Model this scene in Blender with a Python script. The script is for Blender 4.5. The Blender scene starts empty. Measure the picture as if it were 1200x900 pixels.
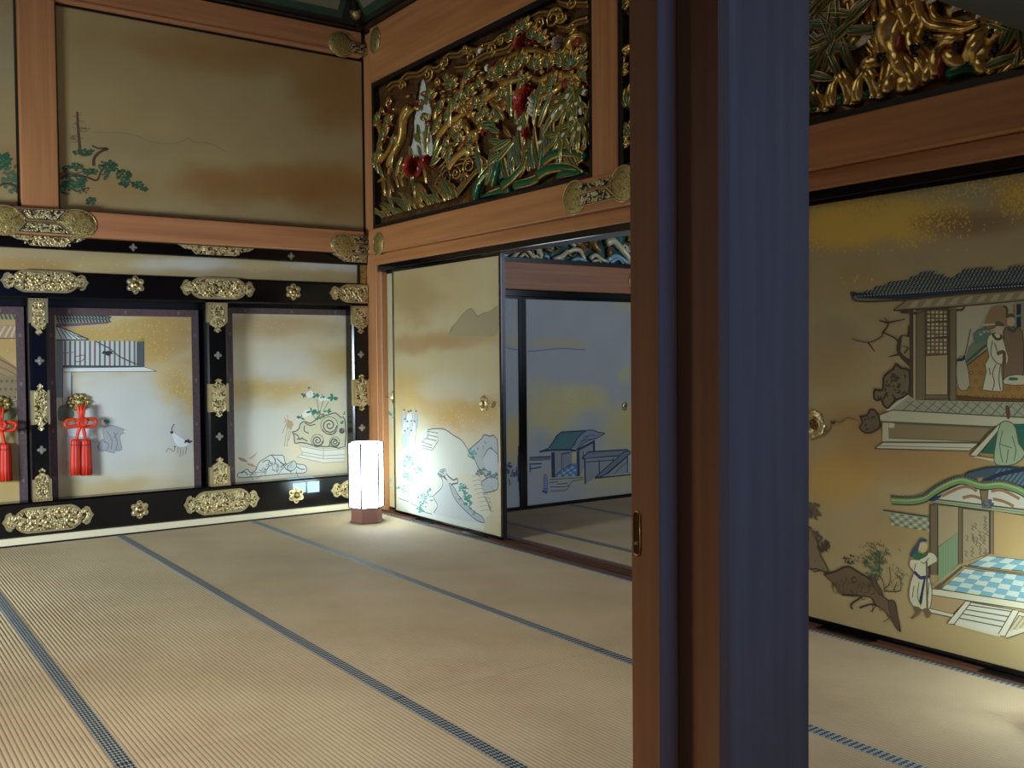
import bpy, math, random
from mathutils import Vector, Matrix, noise
# ------------------------------------------------------------------ camera, world, lights, exposure
SC = bpy.context.scene
COL = SC.collection
YAW, PITCH, ROLL, FPX, EYE = 0.6185993, 0.0303259, 0.0085528, 1139.97, 1.25
def _rot():
    cy, sy = math.cos(YAW), math.sin(YAW); cp, sp = math.cos(PITCH), math.sin(PITCH)
    fw = Vector((sy*cp, cy*cp, -sp)); rt = Vector((cy, -sy, 0)); dn = fw.cross(rt)
    c, s = math.cos(ROLL), math.sin(ROLL)
    return c*rt + s*dn, -s*rt + c*dn, fw
RT, DN, FW = _rot()
cam = bpy.data.cameras.new('camera'); camo = bpy.data.objects.new('camera', cam); COL.objects.link(camo)
cam.sensor_width = 36; cam.lens = FPX/1200*36; cam.clip_start = .05
m3 = Matrix((RT, -DN, -FW)).transposed(); camo.matrix_world = Matrix.Translation((0, 0, EYE)) @ m3.to_4x4()
SC.camera = camo
SC.view_settings.view_transform = 'Standard'; SC.view_settings.look = 'None'
SC.view_settings.gamma = 1; SC.view_settings.use_curve_mapping = False
SC.view_settings.exposure = 0.0
W = bpy.data.worlds.new('world'); SC.world = W; W.use_nodes = True
W.node_tree.nodes['Background'].inputs[0].default_value = (.35, .5, 1, 1)
W.node_tree.nodes['Background'].inputs[1].default_value = .10
def area(name, loc, target, sx, sy, power, color, spread=180):
    l = bpy.data.lights.new(name, 'AREA'); l.shape = 'RECTANGLE'; l.size = sx; l.size_y = sy
    l.energy = power; l.color = color; l.spread = math.radians(spread)
    o = bpy.data.objects.new(name, l); COL.objects.link(o); o.location = loc
    o.rotation_euler = (Vector(target)-Vector(loc)).to_track_quat('-Z', 'Y').to_euler()
    return o
# daylight of the open corridor behind the viewer, daylight of the next room, and unseen fill lights added for the room
area('corridor_daylight', (-.6, -3.2, 1.9), (1.0, 1.1, 1.3), 4.0, 1.8, 9, (.46, .60, 1))
area('post_blue_fill', (1.45, -.7, 1.35), (1.30, 1.05, 1.3), .6, 2.0, 7.6, (.055, .235, 1), 110)  # unseen blue fill added close by to tint the near post
area('next_room_daylight', (6.2, 2.3, 1.9), (5.0, 6.3, 1.2), 1.6, 1.8, 48, (.66, .78, 1))
area('room_lighting', (.9, 3.9, 4.3), (1.3, 4.2, 0), 2.6, 2.6, 19, (1, .90, .74))
area('floor_fill', (-1.9, 4.0, 2.9), (1.0, 3.0, 0), 1.2, .9, 19, (1, .96, .90), 62)  # unseen side fill added to bring out the tatami ridges
area('panel_fill', (-1.9, 4.6, 1.0), (1.7, 7.2, .75), 1.0, .7, 74, (.78, .91, 1), 100)  # unseen cool fill added to brighten the painted panels
LANTERN_E = 14.0

# ------------------------------------------------------------------ plane helpers
def ray(px, py):
    return RT*((px-600)/FPX) + DN*((py-450)/FPX) + FW
class PlaneA:                                   # walls running along X, seen from -Y;  u = X, v = Z
    def __init__(s, Y): s.Y = Y
    def uv(s, px, py):
        d = ray(px, py); t = s.Y/d.y; return (d.x*t, EYE+d.z*t)
    def p(s, u, v, h=0): return Vector((u, s.Y-h, v))
    def at(s, k): return PlaneA(k)
class PlaneB:                                   # walls running along Y, seen from -X;  u = -Y, v = Z
    def __init__(s, X): s.X = X
    def uv(s, px, py):
        d = ray(px, py); t = s.X/d.x; return (-d.y*t, EYE+d.z*t)
    def p(s, u, v, h=0): return Vector((s.X-h, -u, v))
class PlaneF:                                   # the floor, seen from above
    def uv(s, px, py):
        d = ray(px, py); t = -EYE/d.z; return (d.x*t, d.y*t)
    def p(s, u, v, h=0): return Vector((u, v, h))
def lin(c, a=1.0):
    r = []
    for x in c[:3]:
        x = x/255.0
        r.append(x/12.92 if x <= .04045 else ((x+.055)/1.055)**2.4)
    return (r[0], r[1], r[2], a)
def smooth(pts, n=4, closed=False):
    out = []; L = len(pts)
    if L < 3: return list(pts)
    rng = range(L) if closed else range(L-1)
    for i in rng:
        if closed: p = [pts[(i+k-1) % L] for k in range(4)]
        else: p = [pts[max(0, min(L-1, i+k-1))] for k in range(4)]
        for k in range(n):
            t = k/n; q = []
            for d in range(len(p[0])):
                a, b, c, e = p[0][d], p[1][d], p[2][d], p[3][d]
                q.append(.5*((2*b)+(-a+c)*t+(2*a-5*b+4*c-e)*t*t+(-a+3*b-3*c+e)*t**3))
            out.append(tuple(q))
    if not closed: out.append(tuple(pts[-1]))
    return out

# ------------------------------------------------------------------ mesh collector
class MB:
    def __init__(s): s.v = []; s.f = []; s.c = []; s.m = []; s.sm = []
    def add(s, vs, fs, col=(1, 1, 1, 1), mat=0, sm=False):
        o = len(s.v); s.v += [Vector(v) for v in vs]
        if isinstance(col, list): s.c += col
        else: s.c += [col]*len(vs)
        for f in fs: s.f.append([o+i for i in f]); s.m.append(mat); s.sm.append(sm)
        return s
    def box(s, a, b, col=(1, 1, 1, 1), mat=0, bev=0):
        x0, y0, z0 = [min(a[i], b[i]) for i in range(3)]; x1, y1, z1 = [max(a[i], b[i]) for i in range(3)]
        if bev <= 0 or bev*2.2 > min(x1-x0, y1-y0, z1-z0):
            vs = [(x, y, z) for x in (x0, x1) for y in (y0, y1) for z in (z0, z1)]
            fs = [(0, 1, 3, 2), (4, 6, 7, 5), (0, 4, 5, 1), (2, 3, 7, 6), (0, 2, 6, 4), (1, 5, 7, 3)]
            return s.add(vs, fs, col, mat)
        e = bev; vs = []; idx = {}
        for ix, X in enumerate((x0, x1)):
            for iy, Y in enumerate((y0, y1)):
                for iz, Z in enumerate((z0, z1)):
                    sx = 1 if ix == 0 else -1; sy = 1 if iy == 0 else -1; sz = 1 if iz == 0 else -1
                    idx[(ix, iy, iz, 0)] = len(vs); vs.append((X, Y+sy*e, Z+sz*e))
                    idx[(ix, iy, iz, 1)] = len(vs); vs.append((X+sx*e, Y, Z+sz*e))
                    idx[(ix, iy, iz, 2)] = len(vs); vs.append((X+sx*e, Y+sy*e, Z))
        I = lambda a, b, c, k: idx[(a, b, c, k)]
        fs = [(I(0,0,0,0), I(0,0,1,0), I(0,1,1,0), I(0,1,0,0)), (I(1,0,0,0), I(1,1,0,0), I(1,1,1,0), I(1,0,1,0)),
              (I(0,0,0,1), I(1,0,0,1), I(1,0,1,1), I(0,0,1,1)), (I(0,1,0,1), I(0,1,1,1), I(1,1,1,1), I(1,1,0,1)),
              (I(0,0,0,2), I(0,1,0,2), I(1,1,0,2), I(1,0,0,2)), (I(0,0,1,2), I(1,0,1,2), I(1,1,1,2), I(0,1,1,2))]
        for a in (0, 1):
            for b in (0, 1):
                fs += [(I(a,b,0,0), I(a,b,0,1), I(a,b,1,1), I(a,b,1,0)), (I(a,0,b,0), I(a,0,b,2), I(a,1,b,2), I(a,1,b,0)),
                       (I(0,a,b,1), I(0,a,b,2), I(1,a,b,2), I(1,a,b,1))]
                for c in (0, 1): fs.append((I(a,b,c,0), I(a,b,c,1), I(a,b,c,2)))
        return s.add(vs, fs, col, mat)
    def tube(s, pts, rad, col=(1, 1, 1, 1), n=8, mat=0, cols=None, sq=1.0, up=None, cap=True):
        """tube along 3-D points; rad float or list; cols: function(ring t, angle index k) -> colour"""
        P = [Vector(p) for p in pts]; L = len(P); vs = []; cl = []
        ref = Vector(up) if up else None
        for i, p in enumerate(P):
            t = (P[min(i+1, L-1)]-P[max(i-1, 0)])
            if t.length < 1e-9: t = Vector((0, 0, 1))
            t.normalize()
            r = ref or (Vector((0, 0, 1)) if abs(t.z) < .9 else Vector((1, 0, 0)))
            a = t.cross(r)
            if a.length < 1e-6: a = t.orthogonal()
            a.normalize(); b = a.cross(t)
            R = rad[i] if isinstance(rad, (list, tuple)) else rad
            for k in range(n):
                th = 2*math.pi*k/n
                vs.append(p+a*(R*math.cos(th))+b*(R*sq*math.sin(th)))
                cl.append(cols(i/(L-1), th) if cols else col)
        fs = []
        for i in range(L-1):
            for k in range(n):
                k2 = (k+1) % n
                fs.append((i*n+k, i*n+k2, (i+1)*n+k2, (i+1)*n+k))
        if cap:
            fs.append(tuple(reversed(range(n)))); fs.append(tuple((L-1)*n+k for k in range(n)))
        return s.add(vs, fs, cl, mat, True)
    def prism(s, pl, uv, h0, h1, col=(1, 1, 1, 1), mat=0, bev=0, rim=None):
        """extruded outline (list of (u,v)) standing on a plane from height h0 to h1"""
        n = len(uv); cu = sum(p[0] for p in uv)/n; cv = sum(p[1] for p in uv)/n
        ar = sum(uv[i][0]*uv[(i+1) % n][1]-uv[(i+1) % n][0]*uv[i][1] for i in range(n))
        if ar < 0: uv = list(reversed(uv))
        vs = [pl.p(u, v, h0) for u, v in uv]+[pl.p(u, v, h1-bev) for u, v in uv]
        k = 2
        if bev > 0:
            w = max(max(abs(u-cu) for u, v in uv), 1e-6); h = max(max(abs(v-cv) for u, v in uv), 1e-6)
            vs += [pl.p(cu+(u-cu)*(1-bev/w), cv+(v-cv)*(1-bev/h), h1) for u, v in uv]; k = 3
        fs = []
        for r in range(k-1):
            for i in range(n):
                j = (i+1) % n; fs.append((r*n+i, r*n+j, (r+1)*n+j, (r+1)*n+i))
        fs.append(tuple((k-1)*n+i for i in range(n)))
        s.add(vs, fs, col, mat)
        return s
    def dome(s, pl, u, v, r, h0, h1, col=(1, 1, 1, 1), n=14, mat=0, ry=None, rings=3):
        ry = ry or r; vs = []; fs = []
        for j in range(rings+1):
            a = j/(rings)*math.pi/2
            for k in range(n):
                th = 2*math.pi*k/n
                vs.append(pl.p(u+r*math.cos(a)*math.cos(th), v+ry*math.cos(a)*math.sin(th), h0+(h1-h0)*math.sin(a)) if j < rings else pl.p(u+1e-4*math.cos(th), v+1e-4*math.sin(th), h1))
        for j in range(rings):
            for k in range(n):
                k2 = (k+1) % n; fs.append((j*n+k, j*n+k2, (j+1)*n+k2, (j+1)*n+k))
        return s.add(vs, fs, col, mat, True)
    def build(s, name, mats, parent=None, **tags):
        me = bpy.data.meshes.new(name); off = Vector(parent_loc(parent)) if parent else Vector((0, 0, 0))
        me.from_pydata([v-off for v in s.v], [], s.f); me.update()
        if not isinstance(mats, (list, tuple)): mats = [mats]
        for m in mats: me.materials.append(m)
        ca = me.color_attributes.new('Col', 'FLOAT_COLOR', 'POINT')
        flat = [x for c in s.c for x in c]; ca.data.foreach_set('color', flat)
        me.polygons.foreach_set('material_index', s.m); me.polygons.foreach_set('use_smooth', s.sm)
        o = bpy.data.objects.new(name, me); COL.objects.link(o)
        if parent: o.parent = parent
        for k, v in tags.items(): o[k] = v
        return o
def parent_loc(o):
    l = Vector(o.location)
    while o.parent: o = o.parent; l = l+o.location
    return l
def thing(name, loc, label, category, group=None, kind=None):
    o = bpy.data.objects.new(name, None); COL.objects.link(o); o.location = loc; o.empty_display_size = .1
    o['label'] = label; o['category'] = category
    if group: o['group'] = group
    if kind: o['kind'] = kind
    return o
def tag(o, label, category, group=None, kind=None):
    o['label'] = label; o['category'] = category
    if group: o['group'] = group
    if kind: o['kind'] = kind
    return o

# ------------------------------------------------------------------ materials
def mat(name):
    m = bpy.data.materials.new(name); m.use_nodes = True
    nt = m.node_tree; b = nt.nodes['Principled BSDF']; return m, nt, b
def N(nt, t, **kw):
    n = nt.nodes.new(t)
    for k, v in kw.items():
        if k in n.inputs.keys(): n.inputs[k].default_value = v
        else: setattr(n, k, v)
    return n
def L(nt, a, b): nt.links.new(a, b)
def bump(nt, b, height, strength, dist):
    bp = N(nt, 'ShaderNodeBump'); bp.inputs['Strength'].default_value = strength; bp.inputs['Distance'].default_value = dist
    L(nt, height, bp.inputs['Height']); L(nt, bp.outputs[0], b.inputs['Normal']); return bp
def wood(name, c1, c2, axis=2, rough=.5):
    m, nt, b = mat(name)
    tc = N(nt, 'ShaderNodeTexCoord'); mp = N(nt, 'ShaderNodeMapping')
    sc = [26, 26, 26]; sc[axis] = .9; mp.inputs['Scale'].default_value = sc
    L(nt, tc.outputs['Object'], mp.inputs[0])
    n1 = N(nt, 'ShaderNodeTexNoise'); n1.inputs['Scale'].default_value = 1; n1.inputs['Detail'].default_value = 5
    L(nt, mp.outputs[0], n1.inputs['Vector'])
    r = N(nt, 'ShaderNodeValToRGB'); r.color_ramp.elements[0].position = .3; r.color_ramp.elements[1].position = .72
    r.color_ramp.elements[0].color = lin(c1); r.color_ramp.elements[1].color = lin(c2)
    L(nt, n1.outputs[0], r.inputs[0]); L(nt, r.outputs[0], b.inputs['Base Color'])
    b.inputs['Roughness'].default_value = rough
    bump(nt, b, n1.outputs[0], .12, .002)
    return m
M = {}
M['wood_v'] = wood('cypress wood upright', (160, 106, 66), (184, 128, 80), 2)
M['wood_x'] = wood('cypress wood beam along x', (160, 104, 68), (186, 128, 84), 0)
M['wood_y'] = wood('cypress wood beam along y', (160, 104, 60), (186, 128, 76), 1)
M['sill'] = wood('reddish sill wood', (80, 50, 38), (102, 66, 50), 1, .4)
def plain(name, c, rough=.6, metal=0, coat=0, nz=0, nscale=40):
    m, nt, b = mat(name); b.inputs['Base Color'].default_value = lin(c); b.inputs['Roughness'].default_value = rough
    b.inputs['Metallic'].default_value = metal; b.inputs['Coat Weight'].default_value = coat
    if nz:
        tc = N(nt, 'ShaderNodeTexCoord'); n = N(nt, 'ShaderNodeTexNoise'); n.inputs['Scale'].default_value = nscale
        L(nt, tc.outputs['Object'], n.inputs['Vector']); bump(nt, b, n.outputs[0], nz, .003)
    return m
M['lacquer'] = plain('black lacquer', (7, 7, 9), .17, 0, 0)
M['black'] = plain('black matt lacquer', (10, 10, 11), .35)
M['cream'] = plain('cream paper', (222, 212, 178), .8, nz=.2)
M['plaster'] = plain('pale plaster', (196, 196, 186), .9, nz=.1)
M['palewall'] = plain('pale lit plaster', (196, 200, 186), .9, nz=.1)
M['rearwall'] = plain('ochre plaster', (150, 112, 70), .9, nz=.1)
M['boards'] = plain('corridor boards', (120, 84, 56), .5, nz=.1)
M['paleblue'] = plain('flat pale blue', (176, 214, 236), .6)
def brocade():
    m, nt, b = mat('purple brown brocade'); tc = N(nt, 'ShaderNodeTexCoord')
    v = N(nt, 'ShaderNodeTexVoronoi'); v.inputs['Scale'].default_value = 60; L(nt, tc.outputs['Object'], v.inputs['Vector'])
    r = N(nt, 'ShaderNodeValToRGB'); r.color_ramp.elements[0].color = lin((92, 74, 76)); r.color_ramp.elements[1].color = lin((68, 54, 56))
    L(nt, v.outputs[0], r.inputs[0]); L(nt, r.outputs[0], b.inputs['Base Color']); b.inputs['Roughness'].default_value = .6
    return m
M['brocade'] = brocade()
def engraved(nm='engraved gilt metal', ca=(70, 52, 22), cb=(214, 198, 148), scale=38, st=1.0):
    m, nt, b = mat(nm); tc = N(nt, 'ShaderNodeTexCoord')
    n = N(nt, 'ShaderNodeTexNoise'); n.inputs['Scale'].default_value = scale; n.inputs['Detail'].default_value = 3; n.inputs['Distortion'].default_value = 1.6
    L(nt, tc.outputs['Object'], n.inputs['Vector'])
    r = N(nt, 'ShaderNodeValToRGB'); e = r.color_ramp.elements
    e[0].position = .42; e[0].color = lin(ca); e[1].position = .5; e[1].color = lin(cb)
    L(nt, n.outputs[0], r.inputs[0]); L(nt, r.outputs[0], b.inputs['Base Color'])
    b.inputs['Metallic'].default_value = .75; b.inputs['Roughness'].default_value = .36
    bump(nt, b, n.outputs[0], st, .012)
    return m
M['engraved'] = engraved()
M['gilt'] = plain('plain gilt metal', (206, 188, 138), .33, .85, nz=.25, nscale=120)
M['oldgilt'] = engraved('dull stippled gilt metal', (128, 110, 58), (184, 166, 106), 60, .5)
M['palegilt'] = plain('pale gilt metal', (160, 160, 138), .33, .8, nz=.4, nscale=120)
M['bronze'] = plain('dark bronze', (120, 92, 52), .35, .85)
def attr_mat(name, rough, metal_from_alpha=False, nz=0, coat=0):
    m, nt, b = mat(name); a = N(nt, 'ShaderNodeAttribute'); a.attribute_name = 'Col'
    L(nt, a.outputs['Color'], b.inputs['Base Color']); b.inputs['Roughness'].default_value = rough
    b.inputs['Coat Weight'].default_value = coat
    if metal_from_alpha: L(nt, a.outputs['Alpha'], b.inputs['Metallic'])
    if nz:
        tc = N(nt, 'ShaderNodeTexCoord'); n = N(nt, 'ShaderNodeTexNoise'); n.inputs['Scale'].default_value = 30; n.inputs['Detail'].default_value = 4
        L(nt, tc.outputs['Object'], n.inputs['Vector']); bump(nt, b, n.outputs[0], nz, .01)
    return m
M['paint'] = attr_mat('painted pigment', .75)
M['carved'] = attr_mat('gilded and painted carving', .27, True, .35)
M['silk'] = attr_mat('red silk cord', .55)
def gold_paper():
    """paper with washes from the colour attribute; the attribute's alpha says where gold flakes are scattered"""
    m, nt, b = mat('painted paper with gold flakes'); a = N(nt, 'ShaderNodeAttribute'); a.attribute_name = 'Col'
    tc = N(nt, 'ShaderNodeTexCoord')
    n = N(nt, 'ShaderNodeTexVoronoi'); n.inputs['Scale'].default_value = 150
    L(nt, tc.outputs['Object'], n.inputs['Vector'])
    sc = N(nt, 'ShaderNodeSeparateColor'); L(nt, n.outputs['Color'], sc.inputs[0])
    r = N(nt, 'ShaderNodeMath', operation='LESS_THAN'); L(nt, sc.outputs[0], r.inputs[0]); L(nt, a.outputs['Alpha'], r.inputs[1])
    mx = N(nt, 'ShaderNodeMix', data_type='RGBA'); L(nt, r.outputs[0], mx.inputs[0]); L(nt, a.outputs['Color'], mx.inputs[6])
    mx.inputs[7].default_value = lin((220, 186, 84)); L(nt, mx.outputs[2], b.inputs['Base Color'])
    b.inputs['Roughness'].default_value = .55
    mt = N(nt, 'ShaderNodeMath', operation='MULTIPLY'); L(nt, r.outputs[0], mt.inputs[0]); mt.inputs[1].default_value = .25
    L(nt, mt.outputs[0], b.inputs['Metallic'])
    return m
M['gold_paper'] = gold_paper()
def rush():
    m, nt, b = mat('woven rush'); tc = N(nt, 'ShaderNodeTexCoord')
    n = N(nt, 'ShaderNodeTexNoise'); n.inputs['Scale'].default_value = 2.2; n.inputs['Detail'].default_value = 3; L(nt, tc.outputs['Object'], n.inputs['Vector'])
    r = N(nt, 'ShaderNodeValToRGB'); r.color_ramp.elements[0].position = .3; r.color_ramp.elements[1].position = .7
    r.color_ramp.elements[0].color = lin((176, 157, 124)); r.color_ramp.elements[1].color = lin((191, 174, 140))
    L(nt, n.outputs[0], r.inputs[0]); L(nt, r.outputs[0], b.inputs['Base Color']); b.inputs['Roughness'].default_value = .66
    mp = N(nt, 'ShaderNodeMapping'); mp.inputs['Scale'].default_value = (40, 500, 1); L(nt, tc.outputs['Object'], mp.inputs[0])
    n2 = N(nt, 'ShaderNodeTexNoise'); n2.inputs['Scale'].default_value = 1; L(nt, mp.outputs[0], n2.inputs['Vector']); bump(nt, b, n2.outputs[0], .3, .002)
    return m
M['rush'] = rush()
def heri():
    """white tatami border woven with small dark flower checks, pattern running along y"""
    m, nt, b = mat('patterned tatami border'); tc = N(nt, 'ShaderNodeTexCoord'); mp = N(nt, 'ShaderNodeMapping')
    L(nt, tc.outputs['Object'], mp.inputs[0])
    sp = N(nt, 'ShaderNodeSeparateXYZ'); L(nt, mp.outputs[0], sp.inputs[0])
    def wv(out, f, ph):
        q = N(nt, 'ShaderNodeMath', operation='MULTIPLY_ADD'); L(nt, out, q.inputs[0]); q.inputs[1].default_value = f*2*math.pi; q.inputs[2].default_value = ph
        w = N(nt, 'ShaderNodeMath', operation='SINE'); L(nt, q.outputs[0], w.inputs[0]); return w.outputs[0]
    a = wv(sp.outputs[0], 2/.024, -math.pi/2); c = wv(sp.outputs[1], 1/.022, 0)
    s = N(nt, 'ShaderNodeMath', operation='ADD'); L(nt, a, s.inputs[0]); L(nt, c, s.inputs[1])
    r = N(nt, 'ShaderNodeValToRGB'); e = r.color_ramp.elements; e[0].position = .45; e[0].color = lin((158, 168, 168)); e[1].position = .52; e[1].color = lin((20, 28, 34))
    mr = N(nt, 'ShaderNodeMapRange'); mr.inputs['From Min'].default_value = -2; mr.inputs['From Max'].default_value = 2; L(nt, s.outputs[0], mr.inputs['Value'])
    L(nt, mr.outputs[0], r.inputs[0]); L(nt, r.outputs[0], b.inputs['Base Color']); b.inputs['Roughness'].default_value = .7
    return m
M['heri'] = heri()
def paper_glow():
    m, nt, b = mat('lit lantern paper'); b.inputs['Base Color'].default_value = lin((235, 240, 238)); b.inputs['Roughness'].default_value = .8
    b.inputs['Emission Color'].default_value = (.80, .95, 1, 1); b.inputs['Emission Strength'].default_value = LANTERN_E
    return m
M['glow'] = paper_glow()
M['lampwood'] = plain('reddish brown lantern base', (140, 96, 84), .5, nz=.1)
M['rib'] = plain('lantern rib', (44, 42, 42), .5)

# ------------------------------------------------------------------ painted surfaces
def proj(P):
    d = Vector(P)-Vector((0, 0, EYE)); w = d.dot(FW); return 600+FPX*d.dot(RT)/w, 450+FPX*d.dot(DN)/w
def wash(pl, u0, v0, u1, v1, base, blobs, h=0, step=.03, seed=0):
    """a sheet of painted paper: base colour plus soft clouds (px, py, rx, ry, colour, strength, flakes)"""
    mb = MB(); nu = max(2, int((u1-u0)/step)); nv = max(2, int((v1-v0)/step)); vs = []; cs = []
    B = [(x, y, rx, ry, lin(c), st, fl) for x, y, rx, ry, c, st, fl in blobs]; b0 = lin(base)
    for j in range(nv+1):
        for i in range(nu+1):
            u = u0+(u1-u0)*i/nu; v = v0+(v1-v0)*j/nv; P = pl.p(u, v, h); x, y = proj(P); vs.append(P)
            q = Vector((u*1.6+seed, v*2.6, seed*3.1))
            dx = noise.fractal(q, .7, 2.1, 4)*26; dy = noise.fractal(q+Vector((9, 4, 2)), .7, 2.1, 4)*16
            c = [b0[0], b0[1], b0[2]]; fl = 0.0
            for bx, by, rx, ry, bc, st, f in B:
                d = ((x+dx*rx/60-bx)/rx)**2+((y+dy*ry/30-by)/ry)**2
                if d < 6:
                    a = st*math.exp(-d*d*.9)
                    for k in range(3): c[k] += (bc[k]-c[k])*a
                    fl = max(fl*(1-a) if f == 0 else fl, 1.15*f*math.exp(-d*.9))
            g = 1+.05*noise.noise(Vector((u*5, v*5, seed)))
            cs.append((c[0]*g, c[1]*g, c[2]*g, fl*fl*1.1))
    fs = [(j*(nu+1)+i, j*(nu+1)+i+1, (j+1)*(nu+1)+i+1, (j+1)*(nu+1)+i) for j in range(nv) for i in range(nu)]
    mb.add(vs, fs, cs, 0, True); return mb
class Art:
    """pigment shapes and ink lines laid on a painted sheet; coordinates are read off the sheet's own plane"""
    def __init__(s, pl, clip, h=.0006, seed=1):
        s.pl = pl; s.mb = MB(); s.h = h; s.clip = clip; s.T = (0, 0, 1); s.rnd = random.Random(seed); s.ppm = 190
    def z(s, x0, y0, k): s.T = (x0, y0, k); return s
    def uv(s, p):
        u, v = s.pl.uv(s.T[0]+p[0]/s.T[2], s.T[1]+p[1]/s.T[2])
        a, b, c, d = s.clip; return min(max(u, a), c), min(max(v, b), d)
    def _lay(s): s.h += .000003; return s.h
    def poly(s, pts, col, n=1, ink=None, w=.003):
        if n > 1: pts = smooth(pts, n, True)
        q = [s.uv(p) for p in pts]; ar = sum(q[i][0]*q[(i+1) % len(q)][1]-q[(i+1) % len(q)][0]*q[i][1] for i in range(len(q)))
        if abs(ar) < 1e-7: return
        if ar < 0: q = list(reversed(q))
        h = s._lay(); s.mb.add([s.pl.p(u, v, h) for u, v in q], [tuple(range(len(q)))], lin(col))
        if ink: s.line(pts+[pts[0]], ink, w)
    def line(s, pts, col, w=.004, n=1, w1=None):
        if n > 1: pts = smooth(pts, n)
        q = [Vector(s.uv(p)) for p in pts]; q = [p for i, p in enumerate(q) if i == 0 or (p-q[i-1]).length > 1e-5]
        if len(q) < 2: return
        h = s._lay(); vs = []; m = len(q); w1 = w if w1 is None else w1
        for i, p in enumerate(q):
            t = q[min(i+1, m-1)]-q[max(i-1, 0)]; t = t.normalized() if t.length > 0 else Vector((1, 0)); nn = Vector((-t.y, t.x))
            ww = (w+(w1-w)*i/(m-1))/2
            a, b = p-nn*ww, p+nn*ww; vs += [s.pl.p(a.x, a.y, h), s.pl.p(b.x, b.y, h)]
        s.mb.add(vs, [(2*i, 2*i+2, 2*i+3, 2*i+1) for i in range(m-1)], lin(col))
    def blob(s, x, y, rx, ry, col, k=9, jag=.3):
        pts = []
        for i in range(k):
            a = 2*math.pi*i/k; r = 1+s.rnd.uniform(-jag, jag); pts.append((x+rx*r*math.cos(a), y+ry*r*math.sin(a)))
        s.poly(pts, col)
    def leaves(s, x, y, rx, ry, n, cols, r=2.0, jag=.5):
        for i in range(n):
            a = s.rnd.uniform(0, 6.283); q = s.rnd.random()**.5
            rr = r*s.rnd.uniform(.6, 1.3); s.blob(x+rx*q*math.cos(a), y+ry*q*math.sin(a), rr, rr*s.rnd.uniform(.6, 1), s.rnd.choice(cols), 7, jag)
    def rock(s, pts, fill, ink, w=.004, n=3, texture=0):
        s.poly(pts, fill, n); s.line(pts+[pts[0]], ink, w, n)
        if texture:
            xs = [p[0] for p in pts]; ys = [p[1] for p in pts]; cx = sum(xs)/len(xs); cy = sum(ys)/len(ys)
            for i in range(texture):
                p = s.rnd.choice(pts); f = s.rnd.uniform(.2, .75); x = p[0]+(cx-p[0])*f; y = p[1]+(cy-p[1])*f
                d = (max(xs)-min(xs))*.07
                s.line([(x, y), (x+s.rnd.uniform(0, d), y+s.rnd.uniform(0, d)), (x+s.rnd.uniform(-d, d), y+2*d*s.rnd.random())], ink, w*.6, 2)

INK = (52, 56, 58); INKB = (62, 50, 40)
def art_pine_panel(a):                       # upper wall: leaning pine and a bare conifer
    a.z(60, 120, 6.923)
    tr = (74, 54, 38); g = [(40, 78, 52), (32, 66, 44), (56, 90, 62)]
    a.line([(212, 75), (216, 180), (226, 300), (234, 390)], (84, 62, 44), .014, 2, .022)
    for x, y, x2, y2 in [(214,100,175,112),(214,95,245,100),(216,160,165,178),(216,140,275,158),(216,200,320,212),(222,230,300,235),(224,262,150,305),(228,282,268,292),(232,310,150,320),(216,180,190,160),(270,210,300,230),(190,285,160,270)]:
        a.line([(x, y), ((x+x2)/2, (y+y2)/2+6), (x2, y2)], (86, 72, 52), .005, 2, .002)
    a.leaves(230, 205, 50, 16, 14, [(104, 92, 62)], 6); a.leaves(190, 285, 38, 18, 14, [(98, 90, 64)], 6)
    a.line([(345, 515), (350, 450), (400, 400), (455, 380), (440, 372), (380, 372), (330, 350)], tr, .022, 4, .010)
    a.line([(75, 620), (140, 580), (220, 590), (300, 610), (370, 632), (400, 570), (420, 540)], tr, .018, 4, .012)
    a.line([(70, 590), (120, 565), (200, 575), (260, 560)], (104, 78, 64), .016, 4, .008)
    a.line([(400, 480), (470, 500), (560, 560), (640, 640), (740, 700)], tr, .012, 4, .006)
    for x, y, rx, ry, n in [(270,405,85,28,46),(200,520,60,32,40),(310,560,70,30,40),(460,520,80,42,60),(590,590,60,50,60),(590,660,42,24,24),(700,670,50,26,30),(750,705,32,14,14),(190,640,80,60,70),(120,690,50,60,40),(240,700,60,40,30),(320,800,38,26,24),(120,535,24,20,12),(440,590,30,24,12),(250,650,50,40,20)]:
        a.leaves(x, y, rx, ry, n, g, 12)
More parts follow.
